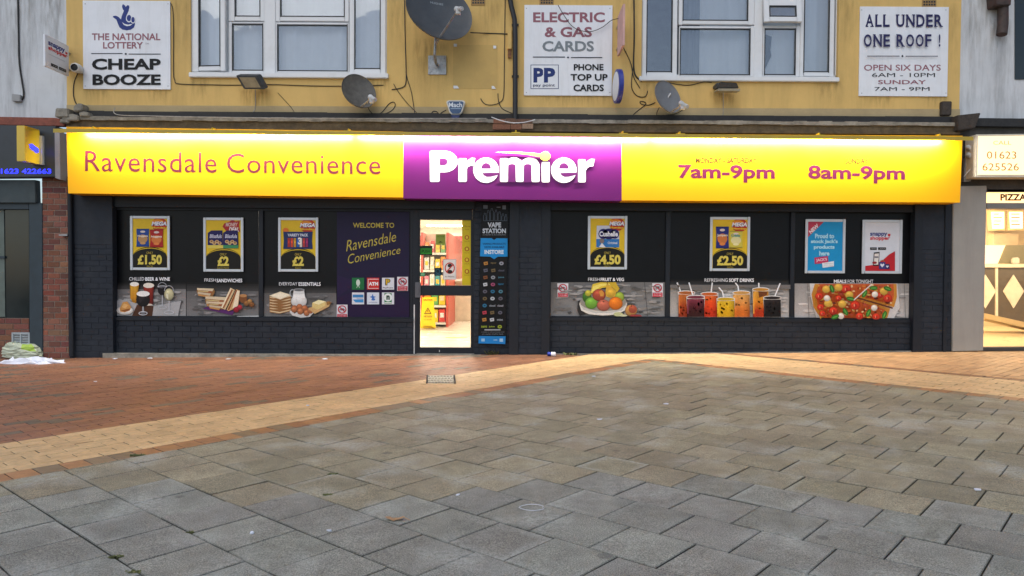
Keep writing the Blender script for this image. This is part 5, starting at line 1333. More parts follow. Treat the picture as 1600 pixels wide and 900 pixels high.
def p3(a, x0, y0, w):
    mega(a, x0, y0, w); a.ell(x0 + 12, y0 + 20, 4.6, 4.2, '#d8752a')
    a.poly([(x0 + 8, y0 + 22), (x0 + 54, y0 + 22), (x0 + 53, y0 + 36), (x0 + 54, y0 + 49), (x0 + 8, y0 + 49), (x0 + 9, y0 + 36)], '#22305f'); a.text('VARIETY PACK', x0 + 15, y0 + 25, x0 + 47, y0 + 29.5, '#cfd2dc', .04)
    for k, c in enumerate(('#a8322c', '#c9482c', '#b88a2c', '#2c5ca8', '#d9cfc0', '#a83a3a', '#8a2c5a')): a.rect(x0 + 15 + k * 4.7, y0 + 32, x0 + 18.6 + k * 4.7, y0 + 46, c); a.rect(x0 + 15.6 + k * 4.7, y0 + 36, x0 + 18 + k * 4.7, y0 + 40, tone(c, 1.6))
    a.text('3', x0 + 31, y0 + 31, x0 + 37, y0 + 42, '#e8e4dc', .05)
def p4(a, x0, y0, w):
    a.poly([(x0 + 14, y0 + 15), (x0 + 49, y0 + 15), (x0 + 49, y0 + 49), (x0 + 13, y0 + 49)], '#c9ccda'); a.rect(x0 + 13.2, y0 + 36, x0 + 49, y0 + 49, '#2f72b5')
    mega(a, x0, y0, w)
    for cx, rx, ry in ((24, 7.5, 8), (33, 10, 8.5), (42, 7, 7.5)): a.ell(x0 + cx, y0 + 28, rx, ry, '#2a2360', up=(cx == 24))
    a.k += 1; a.text('Cushelle', x0 + 18, y0 + 24, x0 + 47, y0 + 32, '#e4e4ee', .04); a.text('Original', x0 + 31, y0 + 40, x0 + 46, y0 + 45, '#d5dde8', .02); a.ell(x0 + 22, y0 + 39, 3.6, 3.8, '#7d6f6c'); a.poly([(x0 + 17, y0 + 49), (x0 + 22, y0 + 42), (x0 + 28, y0 + 49)], '#d8dade')
def p5(a, x0, y0, w): mega(a, x0, y0, w); packet(a, x0 + 9, y0 + 15, x0 + 29.5, y0 + 49, '#242c78', '#c9773c', 'Jumpers'); packet(a, x0 + 30, y0 + 22, x0 + 51, y0 + 48, '#cfc04a', '#d9d29a'); a.text('Cribbs', x0 + 33, y0 + 27, x0 + 47, y0 + 31, '#2a8f9a', .03)
poster('framed yellow poster with blue and red crisp packets priced 1.50', (203, 337.5, 265, 422), p1, '£1.50')
poster('framed yellow poster with two purple biscuit packs priced 2 pounds', (317.5, 340, 380, 424.5), p2, '£2', 'EACH PACK')
poster('framed yellow poster with a dark blue variety pack priced 2 pounds', (434.5, 340, 497, 424.5), p3, '£2')
poster('framed yellow poster with a white tissue pack priced 4.50', (918.5, 337.5, 980, 421), p4, '£4.50')
poster('framed yellow poster with navy and pale yellow snack bags priced 2.50', (1109.5, 339, 1172, 423.5), p5, '£2.50')
def pj(a, x0, y0, w):
    x1, y1 = x0 + w, y0 + 85; a.rect(x0 + 3, y0 + 3, x1 - 3, y1 - 3, '#1b8fc6'); a.poly([(x0 + 3, y0 + 3), (x0 + 3, y0 + 29), (x0 + 30, y0 + 3)], '#b03a52'); a.text('NEW', 0, 0, 0, 0, '#e6d5da', .05, q=[(x0 + 5, y0 + 18.5), (x0 + 18, y0 + 6.5), (x0 + 21.5, y0 + 11.5), (x0 + 8.5, y0 + 23.5)])
    for i, (s, xa, xb) in enumerate((('Proud to', 15, 45), ("stock Jack's", 8.5, 50.5), ('products', 13, 45.5), ('here', 21.5, 37.5))): a.text(s, x0 + xa, y0 + 22.5 + i * 9, x0 + xb, y0 + 30 + i * 9, '#a9d9ea', .045)
    a.poly([(x0 + 14, y0 + 60), (x0 + 35, y0 + 57.5), (x0 + 36, y0 + 68), (x0 + 14.5, y0 + 70)], '#b8345c'); a.text("JACK'S", 0, 0, 0, 0, '#e8c9d4', .03, q=[(x0 + 16.5, y0 + 62), (x0 + 33.5, y0 + 60), (x0 + 34, y0 + 65.5), (x0 + 17, y0 + 67.5)])
    a.poly([(x0 + 26, y0 + 68.5), (x0 + 44.5, y0 + 65.5), (x0 + 44.5, y0 + 73.5), (x0 + 27, y0 + 76)], '#dfe4e8'); a.text('Specialist', x0 + 28.5, y0 + 68.5, x0 + 43, y0 + 70.5, '#9aa3ab'); a.text('at low prices', x0 + 28.5, y0 + 72, x0 + 43, y0 + 74, '#9aa3ab')
def ps(a, x0, y0, w):
    x1, y1 = x0 + w, y0 + 84; a.rect(x0 + 3, y0 + 3, x1 - 3, y1 - 3, '#cfd5dd')
    a.text('snappy', x0 + 12, y0 + 20, x0 + 39, y0 + 27, '#22307c', .035); a.text('shopper', x0 + 12, y0 + 25.5, x0 + 43, y0 + 33, '#c8252f', .035); a.poly([(x0 + 39.5, y0 + 22), (x0 + 44, y0 + 22), (x0 + 43.2, y0 + 26), (x0 + 40.3, y0 + 26)], '#c8252f')
    a.rect(x0 + 12, y0 + 43, x0 + 22.5, y0 + 47, '#1d1e22'); a.rect(x0 + 24.5, y0 + 43, x0 + 37, y0 + 47, '#1d1e22'); a.text('App Store', x0 + 14, y0 + 44.2, x0 + 21.8, y0 + 45.8, '#cfcfcf'); a.text('Google Play', x0 + 27, y0 + 44.2, x0 + 36, y0 + 45.8, '#cfcfcf')
    a.poly([(x0 + 4.5, y0 + 72), (x0 + 20, y0 + 70), (x0 + 33, y0 + 62), (x0 + 42, y0 + 54), (x0 + 51, y0 + 49), (x0 + 51, y0 + 80), (x0 + 4.5, y0 + 80)], '#b5232c')
    a.poly([(x0 + 18, y0 + 51), (x0 + 27, y0 + 50), (x0 + 25.5, y0 + 72), (x0 + 16.5, y0 + 72)], '#26262c'); a.poly([(x0 + 19, y0 + 53), (x0 + 26, y0 + 52.3), (x0 + 24.6, y0 + 70), (x0 + 17.8, y0 + 70)], '#dcd8d2'); a.rect(x0 + 19, y0 + 57, x0 + 25, y0 + 59.5, '#6f6f78'); a.ell(x0 + 19, y0 + 67, 3.6, 2, '#8f1f28')
    a.rect(x0 + 26, y0 + 66, x0 + 36, y0 + 77, '#3c3a78'); a.rect(x0 + 36, y0 + 69, x0 + 42.5, y0 + 77, '#2c2c5c'); a.ring(x0 + 31, y0 + 66, 3.4, 3.4, .8, '#8f7a4a', 180, 360)
    for hx_, hy, s in ((31, 71, 3.4), (39, 73, 2.1)): a.poly([(x0 + hx_, y0 + hy + s), (x0 + hx_ + s, y0 + hy - s * .2), (x0 + hx_ + s * .6, y0 + hy - s * .9), (x0 + hx_, y0 + hy - s * .35), (x0 + hx_ - s * .6, y0 + hy - s * .9), (x0 + hx_ - s, y0 + hy - s * .2)][::-1], '#d9d9e4')
poster("framed blue poster saying proud to stock Jack's products here", (1258.5, 342.5, 1321, 427), pj)
poster('framed white snappy shopper poster with a phone and red swoosh', (1347.5, 343.5, 1410, 427.5), ps)

# vape poster on the wall right of the door
t = thing('vape_poster', 'tall narrow black and blue vape station poster right of the door', 'poster', P(771, 536, YG - .06))
mb = MB(); mb.quad([(753, 319, ), (795, 319.5), (790, 538), (747, 537)], YG - .075, .012); part('board', mb, M_black, t)
a = Art(YG - .077)
a.poly([(753.5, 319.5), (794.5, 320), (789.6, 537.5), (747.5, 536.5)], '#0c0d10')
sl = lambda x, y: (x - (y - 319) * .0265, y)
for (x, w, h) in ((757.5, 4, 8), (763, 4.5, 12), (768.5, 5, 15), (775, 4, 13), (780.5, 4.5, 10), (786, 4, 7), (790.5, 3, 6)):
    a.line([(x - w / 2, 345), (x - w / 2, 345 - h), (x - w / 4, 345 - h - 1), (x - w / 4, 345 - h - 4), (x + w / 4, 345 - h - 4), (x + w / 4, 345 - h - 1), (x + w / 2, 345 - h), (x + w / 2, 345), (x - w / 2, 345)], .5, '#5d6a78')
a.rect(755, 320.5, 762, 326, '#5d6570'); a.rect(785, 321, 790.5, 327, '#6a727c'); a.rect(776, 323, 782, 324.5, '#6a727c')
a.text('VAPE', 762, 347.5, 783, 355.5, '#c3cbd2', .04); a.text('STATION', 754, 357, 790.5, 364.5, '#c3cbd2', .04); a.text('E-LIQUIDS & ACCESSORIES', 754.5, 366, 790, 368, '#8f979f')
a.poly([(751, 372), (793, 372.5), (793, 401), (778, 401), (772, 405), (766, 401), (750, 400.5)], '#1b87c9'); a.poly([(768, 372), (776, 372), (772, 375)], '#0b0c0e')
a.text('VAPING PRODUCTS', 754, 379.5, 790, 382.5, '#0e3f66', .02); a.text('NOW AVAILABLE', 757, 384.5, 788, 387.5, '#0e3f66', .02); a.text('INSTORE', 757, 390.5, 787, 397, '#d6e4ee', .04)
cols = ['#8d9298', '#b8bcc0', '#7a4a2c', '#b03a4a', '#8a9a2c', '#9a9aa2', '#6a5a3c', '#4a7a8a', '#b07a3a', '#5a5a66', '#9a4a6a', '#2c6a8a']
for r in range(10):
    for c in range(3):
        x = 759 + c * 12 - (r * 11) * .0265 + (0 if c < 2 else .5); y = 411.5 + r * 11; q = R.choice(cols); k = R.random()
        if k < .35: a.ell(x, y, 3.4, 2.8, q); a.ell(x, y, 1.6, 1.2, tone(q, .3))
        elif k < .7: a.text(R.choice(['vapour', 'mist', 'cloud', 'juice', 'aero']), x - 4.6, y - 1.6, x + 4.6, y + 1.6, q, .03)
        else: a.poly([(x - 3.5, y - 2), (x + 3, y - 3), (x + 3.5, y + 2), (x - 2.5, y + 3)], q); a.rect(x - 1.6, y - .6, x + 1.8, y + .6, tone(q, .3))
a.rect(757, 514.5, 782, 516.2, '#9fa5ab'); a.text('available in selected stores only', 752, 518, 788, 519.8, '#7c838a'); a.text('ask a member of staff for details', 753, 521, 786, 522.8, '#7c838a')
a.poly([(748, 525), (790, 525.5), (789.5, 537.5), (747.5, 536.5)], '#1b7cc0'); a.rect(752, 529, 757.5, 533.5, '#8fb8d6'); a.rect(771, 530.5, 777, 532, '#8fb8d6'); a.rect(780.5, 529, 786, 534, '#9fc3dc')
part('printed_sheet', a, M_print, t)

# ================================================================== THINGS IN AND BEHIND THE DOOR
YD = YG - .03 + .028
def glass_sheet(label, x0, y0, x1, y1, fn, c, name='notice', cat='notice', Y=YD):
    a = Art(Y); a.rect(x0, y0, x1, y1, c); fn(a); return single(name, a, M_printg, label, cat)
def f_strip(a):
    a.text('Welcome', 725, 352, 735, 355, '#9a6a18', .0); a.text('back', 727, 357, 733, 359.5, '#9a6a18')
    for y in (371, 389, 406, 424): a.ell(729.5, y, 3.6, 3.6, '#a8641c'); a.ell(729.5, y, 1.8, 2.2, '#d8c23a'); a.text('keep safe', 725.5, y + 5, 733.5, y + 7.2, '#9a7a1c')
glass_sheet('long yellow strip notice with round symbols on the right of the door glass', 722, 343.8, 737, 445.6, f_strip, '#cdb71e')
def f_mask(a):
    a.rect(693.3, 406, 712, 436, '#e6e0d8'); a.ring(702.8, 419, 8, 9, 1.7, '#c03a30'); a.ell(703, 415, 3.6, 3, '#2c2622'); a.ell(703, 424.5, 3.8, 2.8, '#2c2622'); a.line([(697.4, 425), (708.4, 413)], 1.7, '#c03a30'); a.text('NO SMOKING', 695.5, 431, 710, 433.4, '#6a6258')
glass_sheet('white notice with a red ring on the upper door glass', 692, 405, 713, 437, f_mask, '#b9b4ad')
glass_sheet('plain olive green notice high on the door glass', 681, 366, 696, 382.5, lambda a: (a.text('NOTICE', 683, 368.5, 694, 370.5, '#3c4a18'), a.poly([(685, 379), (688, 376.5), (692, 379)], '#3c4a18')), '#8a9a3c')
glass_sheet('black sticker with bright green centre on the left of the door glass', 655.5, 384, 675.5, 398.5, lambda a: (a.rect(656.5, 388, 674.5, 397, '#2f8a2a'), a.text('PUSH', 659, 390, 672, 395, '#16380f', .03)), '#16241a')
glass_sheet('small dark teal sticker low on the upper door glass', 678.5, 418.5, 690, 430.5, lambda a: (a.ring(684, 424, 3.4, 3.4, .7, '#2f6a78'), a.rect(680, 428, 689, 429, '#2f6a78')), '#0f2a33')
glass_sheet('small green sticker at the lower left of the upper door glass', 656, 425.5, 664, 432, lambda a: a.rect(657, 427, 663, 430.5, '#7ab88a'), '#3f8a5a')

# wet floor sign
t = thing('wet_floor_sign', 'yellow folding wet floor sign standing inside the shop door', 'floor sign', P(668, 512, 15.0))
M_wf = mat('yellow_safety_plastic', (0.85, 0.55, 0.01), .4, var=.05)
Yw = 14.6
mb = MB(); mb.quad([(660, 464.5), (677, 464.5), (681, 512), (676.5, 512), (675, 509), (661, 509), (660, 512), (656, 512)], Yw, .02); p_ = part('front_panel', mb, M_wf, t, bevel=.005)
mb = MB(); mb.hexa([P(680, 513, Yw + .35), P(657, 513, Yw + .35), P(660, 464.5, Yw + .03), P(677, 464.5, Yw + .03)][::-1], [p + Vector((0, .02, 0)) for p in [P(680, 513, Yw + .35), P(657, 513, Yw + .35), P(660, 464.5, Yw + .03), P(677, 464.5, Yw + .03)][::-1]]); part('rear_panel', mb, M_wf, t)
a = Art(Yw - .004); a.text('CAUTION', 661.5, 467, 675.5, 470, '#8a3c1c', .03); a.poly([(668.5, 480), (662.5, 490.5), (674.5, 490.5)], '#3a2a12'); a.poly([(668.5, 482.2), (664.3, 489.4), (672.7, 489.4)], '#d9a818'); a.rect(668, 484, 669, 487.5, '#3a2a12'); a.text('WET FLOOR', 662, 493, 675.5, 496, '#6a4a1c', .02); a.text('sol mouillé', 663, 498, 674.5, 500.5, '#6a4a1c')
part('lettering', a, M_print, p_)

# shelf units with goods
M_shelf = mat('pale_shelf', (.72, .68, .6), .5); M_redpost = mat('red_shelf_panel', (.55, .08, .05), .45)
goods = {'yellow': (.75, .52, .03), 'red': (.60, .05, .04), 'orange': (.80, .28, .03), 'pink': (.65, .22, .28), 'white': (.75, .72, .68), 'green': (.12, .38, .10), 'cream': (.72, .6, .38), 'blue': (.06, .16, .42), 'teal': (.05, .28, .30)}
GM = {k: mat('pack_' + k, v, .4, var=.15, scale=25) for k, v in goods.items()}
def good(col, kind, shelf, i, x, y, z, w, d, h, where):
    mb = MB(); e = min(w, h) * .12
    if kind == 'packet': mb.hexa([(x, y, z), (x + w, y, z), (x + w - e, y + d * .2, z + h), (x + e, y + d * .2, z + h)], [(x, y + d, z), (x + w, y + d, z), (x + w - e, y + d * .7, z + h), (x + e, y + d * .7, z + h)])
    else: mb.box(x, x + w, y, y + d, z, z + h)
    mb2 = MB(); ord_ = ['first', 'second', 'third', 'fourth', 'fifth', 'sixth'][i]
    o = single(kind, mb, GM[col], f'{col} {kind}, {ord_} from left on the {shelf} of {where}', kind, 'goods on the shop shelves', bevel=min(w, h) * .06)
    mb2.box(x + w * .2, x + w * .8, y - .003, y + .004, z + h * .35, z + h * .7); part('printed_label', mb2, GM[R.choice(['white', 'yellow', 'cream', 'red'])], o)
def shelves(label, x0, x1, y0, y1, top, levels, where, seq):
    t = thing('shelf_unit', label, 'shelves', ((x0 + x1) / 2, y0, ZF))
    for xx in (x0 - .05, x1): mb = MB(); mb.box(xx, xx + .05, y0, y1, ZF, top); part('side_panel', mb, M_redpost, t)
    mb = MB(); mb.box(x0, x1, y0 + .42, y0 + .46, ZF, top); part('back_panel', mb, M_shelf, t)
    for z in levels: mb = MB(); mb.box(x0, x1, y0, y0 + .42, z - .03, z); mb.box(x0, x1, y0 - .012, y0, z - .045, z - .002); part('shelf', mb, M_shelf, t)
    names = ['bottom shelf', 'lower shelf', 'middle shelf', 'upper shelf', 'top shelf']
    for li, (z, row) in enumerate(zip(levels, seq)):
        n = len(row); w = (x1 - x0 - .02) / n
        for i, (c, k) in enumerate(row):
            h = min(.30, (levels[li + 1] - z - .07) if li + 1 < len(levels) else .28) * R.uniform(.75, .98)
            good(c, k, names[li], i, x0 + .01 + i * w + .008, y0 + .05, z + .002, w - .016, .25, h, where)
p, b = 'packet', 'carton'
xa, xb = P(661, 430, 15.4).x, P(697, 430, 15.4).x
shelves('red sided shelf unit of packets facing the shop door', xa, xb, 15.4, 19.5, 2.02, [.14, .50, .86, 1.24, 1.60], 'the shelf facing the door',
        [[('red', b), ('yellow', b), ('red', b)], [('orange', b), ('green', b), ('yellow', b)], [('pink', b), ('white', b), ('teal', b), ('cream', b)], [('white', b), ('cream', p), ('yellow', b), ('orange', b)], [('orange', p), ('red', p), ('yellow', p), ('green', p)]])
xa, xb = P(697, 430, 19.8).x + .08, P(721, 430, 19.8).x
shelves('pale shelf unit at the back of the shop', xa, xb, 19.8, 20.6, 1.9, [.2, .75, 1.2, 1.55], 'the back shelf',
        [[('white', b), ('blue', b), ('red', b)], [('white', b), ('pink', b), ('cream', b)], [('yellow', p), ('white', b), ('orange', p)], [('orange', p), ('yellow', p), ('red', p), ('yellow', p)]])
t = thing('till_counter', 'long cream shop counter along the right of the aisle', 'counter', (-1.3, 18, ZF))
xa = P(706, 480, 20.5).x
mb = MB(); mb.box(xa + .02, -.35, 17.2, 23, ZF, .98); part('counter_body', mb, mat('cream_laminate', (.62, .54, .40), .5), t, bevel=.01)
mb = MB(); mb.box(xa - .03, -.3, 17.1, 23, .98, 1.03); part('counter_top', mb, M_shelf, t, bevel=.006)
t = thing('dome_camera', 'dark dome camera on the shop ceiling seen through the door', 'camera', P(683, 350, 17))
c = Vector((P(683.5, 350, 17).x, 17, ZC)); mb = MB(); mb.lathe([(.11, 0), (.115, -.05), (.1, -.06)], Matrix.Translation(c), 18); part('base', mb, M_shelf, t); mb = MB(); mb.lathe([(.095, -.06), (.085, -.11), (.05, -.15), (.0001, -.165)], Matrix.Translation(c), 18); part('dome', mb, M_blackp, t, smooth=True)
mb = MB(); mb.box(P(700, 515, 13.4).x, P(722, 515, 13.4).x + .12, 12.9, 13.0, ZF + .002, ZF + .004); single('floor_marking', mb, GM['yellow'], 'yellow tape strip on the shop floor inside the door', 'floor tape')
# ================================================================== NEIGHBOUR ON THE LEFT
lb = thing('neighbour_building', 'white rendered neighbour on the left with a dark blue lettered fascia and red brick pier', 'building', P(50, 560, YW))
XLL = -9.6
mb = MB(); mb.box(XLL, XL - .002, YW + .004, YW + .28, P(50, 190, YW).z, ZT); part('upper_wall', mb, M_white_render, lb)
mb = MB(); mb.quad([(-120, 180), (86, 184), (104, 188), (100, 197), (-120, 193)], YW - .08, .1); part('brick_ledge', mb, mat('painted_red_brick', (.24, .075, .05), .85, var=.3, scale=14, bump=.5, bscale=40), lb, bevel=.006)
M_fasc = mat('dark_blue_grey_fascia', (.022, .028, .036), .4, var=.2, scale=5)
mb = MB(); mb.quad([(-120, 193), (87, 197), (87, 276), (-120, 278)], YW - .20, .2); fsc = part('fascia', mb, M_fasc, lb, bevel=.006)
mb = MB(); mb.quad([(85, 206), (93.5, 206), (94.5, 281), (86, 278)], YW - .21, .2); part('fascia_end_trim', mb, mat('pale_trim', (.30, .29, .30), .5), lb, bevel=.004)
M_led = emis('blue_led_letters', (.02, .03, 1.0), 2.0)
a = Art(YW - .205); a.text('01623 422663', -9, 263.5, 80, 271.5, (.02, .03, 1), .02); part('led_lettering', a, M_led, fsc)
mb = MB(); mb.quad([(-100, 281), (55, 281), (56, 317), (-100, 317)], YW - .10, .12); part('shutter_box', mb, mat('teal_grey_paint', (.03, .048, .055), .6, var=.2, scale=10, stain=(.09, .085, .075), sscale=5, stain_amt=.4), lb, bevel=.008)
M_teal = mat('teal_frame_paint', (.02, .036, .048), .5, var=.2, scale=8)
mb = MB(); mb.quad([(45, 317), (66, 317), (67, 548), (46, 548)], YW - .06, .2); mb.quad([(-100, 317), (45, 317), (45, 327), (-100, 327)], YW - .05, .1); part('window_frame', mb, M_teal, lb, bevel=.006)
mb = MB(); mb.quad([(-100, 327), (45, 327), (46, 497), (-100, 497)], YW + .02, .02); wp = part('window_pane', mb, mat('dark_window', (.015, .022, .024), .12, var=.2, scale=2), lb)
mb = MB(); mb.quad([(-60, 327), (6, 327), (8, 495), (-60, 495)], YW + .008, .008); part('pale_window_print', mb, mat('pale_green_print', (.10, .13, .115), .4, var=.25, scale=6), wp)
mb = MB(); mb.quad([(-100, 400), (7, 400), (7, 404), (-100, 404)], YW - .01, .03); part('glazing_bar', mb, M_teal, wp)
mb = MB(); a_, b_ = P(-120, 520, YW), P(46, 520, YW)
RC = [(.17, .062, .04), (.20, .07, .045), (.15, .055, .038), (.19, .075, .05)]
bricks(mb, a_.x, b_.x, gz(-7.5) - .05, P(20, 497, YW).z, YW - .01, cols=RC, colbed=(.16, .13, .10)); part('stall_riser', mb, M_brick, lb)
mb = MB(); a_, b_ = P(66.5, 430, YW - .05), P(108, 430, YW - .05)
RC2 = [(.20, .075, .045), (.235, .095, .06), (.17, .06, .04), (.22, .10, .07), (.13, .05, .036)]
bricks(mb, a_.x, b_.x, gz(-6.8) - .05, P(85, 276, YW - .05).z, YW - .05, L=.17, cols=RC2, colbed=(.26, .22, .18)); part('brick_pier', mb, M_brick, lb)
mb = MB(); mb.quad([(94, 222), (104, 222), (106, 292), (92, 292)], YW - .04, .05); part('broken_brick', mb, mat('broken_brick', (.33, .17, .11), .9, var=.5, scale=16, bump=1, bscale=30), lb)
# moulded louvre vent low on the wall
t = thing('wall_vent', 'pale louvred wall vent low on the left red brick wall', 'vent', P(32, 539, YW))
mb = MB(); frame_ring(mb, 18, 519.5, 46.5, 540, 2.6, YW - .04, .03); mb.pbox(31, 522, 33, 537.5, YW - .038, .03); part('frame', mb, mat('vent_plastic', (.34, .38, .40), .5), t)
mb = MB()
for x0, x1 in ((20.6, 31), (33, 43.9)):
    for i in range(6): y = 522.6 + i * 2.6; mb.quad([(x0, y), (x1, y), (x1, y + 1.5), (x0, y + 1.5)], YW - .03, .02)
part('louvre', mb, MATS['vent_plastic'], t)
mb = MB(); mb.quad([(18, 146.5), (31.5, 148), (31.5, 158.5), (18, 158)], YW - .05, .05); single('junction_box', mb, mat('grey_box', (.30, .30, .30), .6), 'small grey junction box on the white wall at the far left', 'junction box', bevel=.006)
# yellow projecting light sign
t = thing('projecting_sign', 'yellow light box sign with blue lettering over the left neighbour fascia', 'sign', P(60, 257, YW - .3))
Xs = -6.69; ya, yb = 1150 * 6.69 / 759.0, 1150 * 6.69 / 736.0
zt, zb = P(26, 196, ya).z, P(28, 252, ya).z
M_ybox = mat('yellow_acrylic', (.62, .42, .02), .2, coat=.3, var=.05)
mb = MB(); mb.box(Xs - .12, Xs, ya, yb, zb, zt); part('case', mb, M_ybox, t, bevel=.006)
mb = MB(); mb.box(Xs - .125, Xs + .03, yb, yb + .05, zb - .0, zt - .08); part('end_trim', mb, M_alu, t)
mb = MB(); mb.box(Xs - .1, Xs - .03, yb + .05, YW - .2, zb + .1, zt - .1); part('bracket', mb, M_steel, t)
a = Art(face=lambda u, v, off: (Xs + .002 + off, ya + (yb - ya) * u, zt - (zt - zb) * v)); a.poly([(.22, .5), (.45, .46), (.9, .56), (.9, .66), (.7, .70), (.4, .6)], '#4a50d0'); a.text('-alive', .28, .48, .84, .64, (.02, .02, 1), .05)
part('lettering', a, M_led if False else emis('blue_sign_letters', (.03, .04, 1.0), 1.2), t)
# black pole and pipe between the two shops
t = thing('downpipe', 'dark painted pipe beside the red brick pier at the left corner', 'drainpipe', P(111, 555, YW))
mb = MB(); mb.tube([P(109, 290, YW - .10), P(110, 370, YW - .10), P(111.5, 556, YW - .10)], .032, 12); part('pipe', mb, M_navyd, t, smooth=True)
mb = MB(); q = P(109, 368, YW); mb.box(q.x - .07, q.x + .05, YW - .145, YW - .06, q.z - .012, q.z + .012); part('pipe_clip', mb, M_steel, t)

# ================================================================== NEIGHBOUR ON THE RIGHT: TAKEAWAY
rb = thing('takeaway_building', 'white rendered takeaway on the right with a lit sign and glazed front', 'building', P(1560, 545, YW))
XRR = 10.2
mb = MB(); mb.box(XR + .002, XRR, YW + .003, YW + .28, P(1550, 190, YW).z, ZT); part('upper_wall', mb, M_white_render, rb)
mb = MB(); mb.quad([(1586, -60), (1700, -60), (1700, 124), (1586, 124)], YW - .01, .04); part('upstairs_window', mb, mat('dark_window', (.015, .022, .024), .12), rb)
mb = MB(); mb.quad([(1497, 184), (1800, 187), (1800, 201), (1524, 197), (1500, 199)], YW - .1, .12); part('cornice', mb, M_bitumen, rb, bevel=.004)
mb = MB(); mb.quad([(1500, 196), (1800, 199), (1800, 300), (1500, 300)], YW - .02, .1); part('fascia_backing', mb, mat('dirty_fascia', (.06, .055, .05), .8, var=.4, scale=8), rb)
M_greyp = mat('pale_grey_pilaster', (.30, .285, .255), .6, var=.06, scale=3, stain=(.18, .17, .15), sscale=2, stain_amt=.4, streak=True)
mb = MB(); mb.quad([(1489.5, 291), (1542, 290), (1536.5, 548), (1488.5, 549)], YW - .08, .22); part('pilaster', mb, M_greyp, rb, bevel=.006)
mb = MB(); mb.quad([(1542, 296), (1800, 296), (1800, 299), (1542, 299)], YW - .02, .12); mb.quad([(1542, 317), (1800, 317), (1800, 326), (1542, 326)], YW - .03, .12); part('door_frame', mb, mat('grey_metal_frame', (.20, .195, .18), .4), rb)
mb = MB(); mb.quad([(1540, 326), (1800, 326), (1800, 543), (1537, 543)], YW + .05, .008); part('shop_pane', mb, M_shopglass, rb)
mb = MB(); mb.quad([(1536, 543), (1800, 541), (1800, 548), (1536, 548)], YW - .02, .14); part('threshold', mb, mat('dark_threshold', (.05, .045, .04), .5), rb)
mb = MB(); mb.quad([(1542, 299), (1800, 299), (1800, 317), (1542, 317)], YW + .03, .02); hd = part('header_light_box', mb, emis('warm_header_glow', (1.0, .62, .26), 1.6), rb)
a = Art(YW + .027); a.text('PIZZA', 1563, 303, 1604, 313.5, '#5a2a16', .04); part('lettering', a, M_print, hd)
# interior
RX0, RX1, RY1, RF, RC_ = 6.75, 11.5, 15.6, .12, 2.72
M_rw = mat('warm_tile_wall', (.72, .62, .45), .35, var=.04, scale=4)
mb = MB(); mb.box(RX0, RX1, YW + .1, RY1, RF - .05, RF); part('takeaway_floor', mb, mat('beige_floor_tile', (.62, .50, .32), .3, var=.05, scale=4), rb)
mb = MB(); mb.box(RX0, RX1, YW + .1, RY1, RC_, RC_ + .05); part('takeaway_ceiling', mb, M_rw, rb)
mb = MB(); mb.box(RX0 - .1, RX0, YW + .1, RY1, RF, RC_); mb.box(RX1, RX1 + .1, YW + .1, RY1, RF, RC_); mb.box(RX0, RX1, RY1, RY1 + .1, RF, RC_); part('takeaway_wall', mb, M_rw, rb)
for (x, y) in ((8.6, 12.0), (9.0, 14.4)):
    mb = MB(); mb.box(x - .5, x + .5, y - .3, y + .3, RC_ - .03, RC_ - .003); part('ceiling_light', mb, emis('warm_lamp_glow', (1.0, .80, .50), 8.0), rb)
    ld = bpy.data.lights.new('ceiling_lamp', 'AREA'); ld.shape = 'RECTANGLE'; ld.size = 1.0; ld.size_y = .6; ld.energy = 95; ld.color = (1, .74, .42)
    lo = bpy.data.objects.new('ceiling_lamp', ld); C.objects.link(lo); lo.parent = rb; lo.location = Vector((x, y, RC_ - .06)) - rb.location
Yc = 13.6
t = thing('serving_counter', 'dark takeaway counter with pale diamond panels', 'counter', P(1570, 500, Yc))
def cz(px, py): return P(px, py, Yc)
mb = MB(); q = [(1537, 417), (1640, 417), (1640, 512), (1537, 489)]; mb.quad(q, Yc, .6); part('counter_front', mb, mat('dark_brown_panel', (.11, .09, .07), .35), t)
mb = MB(); mb.quad([(1535, 413), (1642, 413), (1642, 418), (1535, 418)], Yc - .05, .7); part('counter_top', mb, mat('pale_laminate', (.72, .66, .55), .3), t, bevel=.006)
mb = MB(); mb.quad([(1555.5, 418), (1559.5, 418), (1559.5, 495), (1555.5, 494)], Yc - .02, .02); part('upright_trim', mb, MATS['pale_laminate'], t)
for x in (1540, 1584, 1628):
    mb = MB(); mb.quad([(x, 429), (x + 16.5, 455), (x, 482), (x - 16.5, 455)], Yc - .018, .018); part('diamond_panel', mb, MATS['pale_laminate'], t, bevel=.004)
mb = MB(); mb.quad([(1537, 489), (1640, 512), (1640, 521), (1537, 497)], Yc - .03, .6); part('kick_board', mb, mat('tan_kick_board', (.50, .38, .2), .5), t)
t = thing('heated_display', 'glass fronted heated cabinet on the takeaway counter', 'food cabinet', P(1562, 413, Yc + .3))
mb = MB(); mb.quad([(1537, 383), (1572, 383), (1560, 412), (1537, 412)], Yc + .2, .35); part('glass_case', mb, emis('heated_case_glow', (1.0, .72, .42), .9), t)
mb = MB(); mb.quad([(1572, 383), (1602, 383), (1602, 412), (1560, 412)], Yc + .18, .05); part('sloping_panel', mb, mat('olive_panel', (.22, .2, .12), .4), t)
mb = MB(); mb.quad([(1584, 403), (1594, 402), (1594, 413), (1584, 413)], Yc + .02, .1); single('sauce_tub', mb, MATS['white_plastic'], 'small white tub on the takeaway counter top', 'tub', bevel=.02)
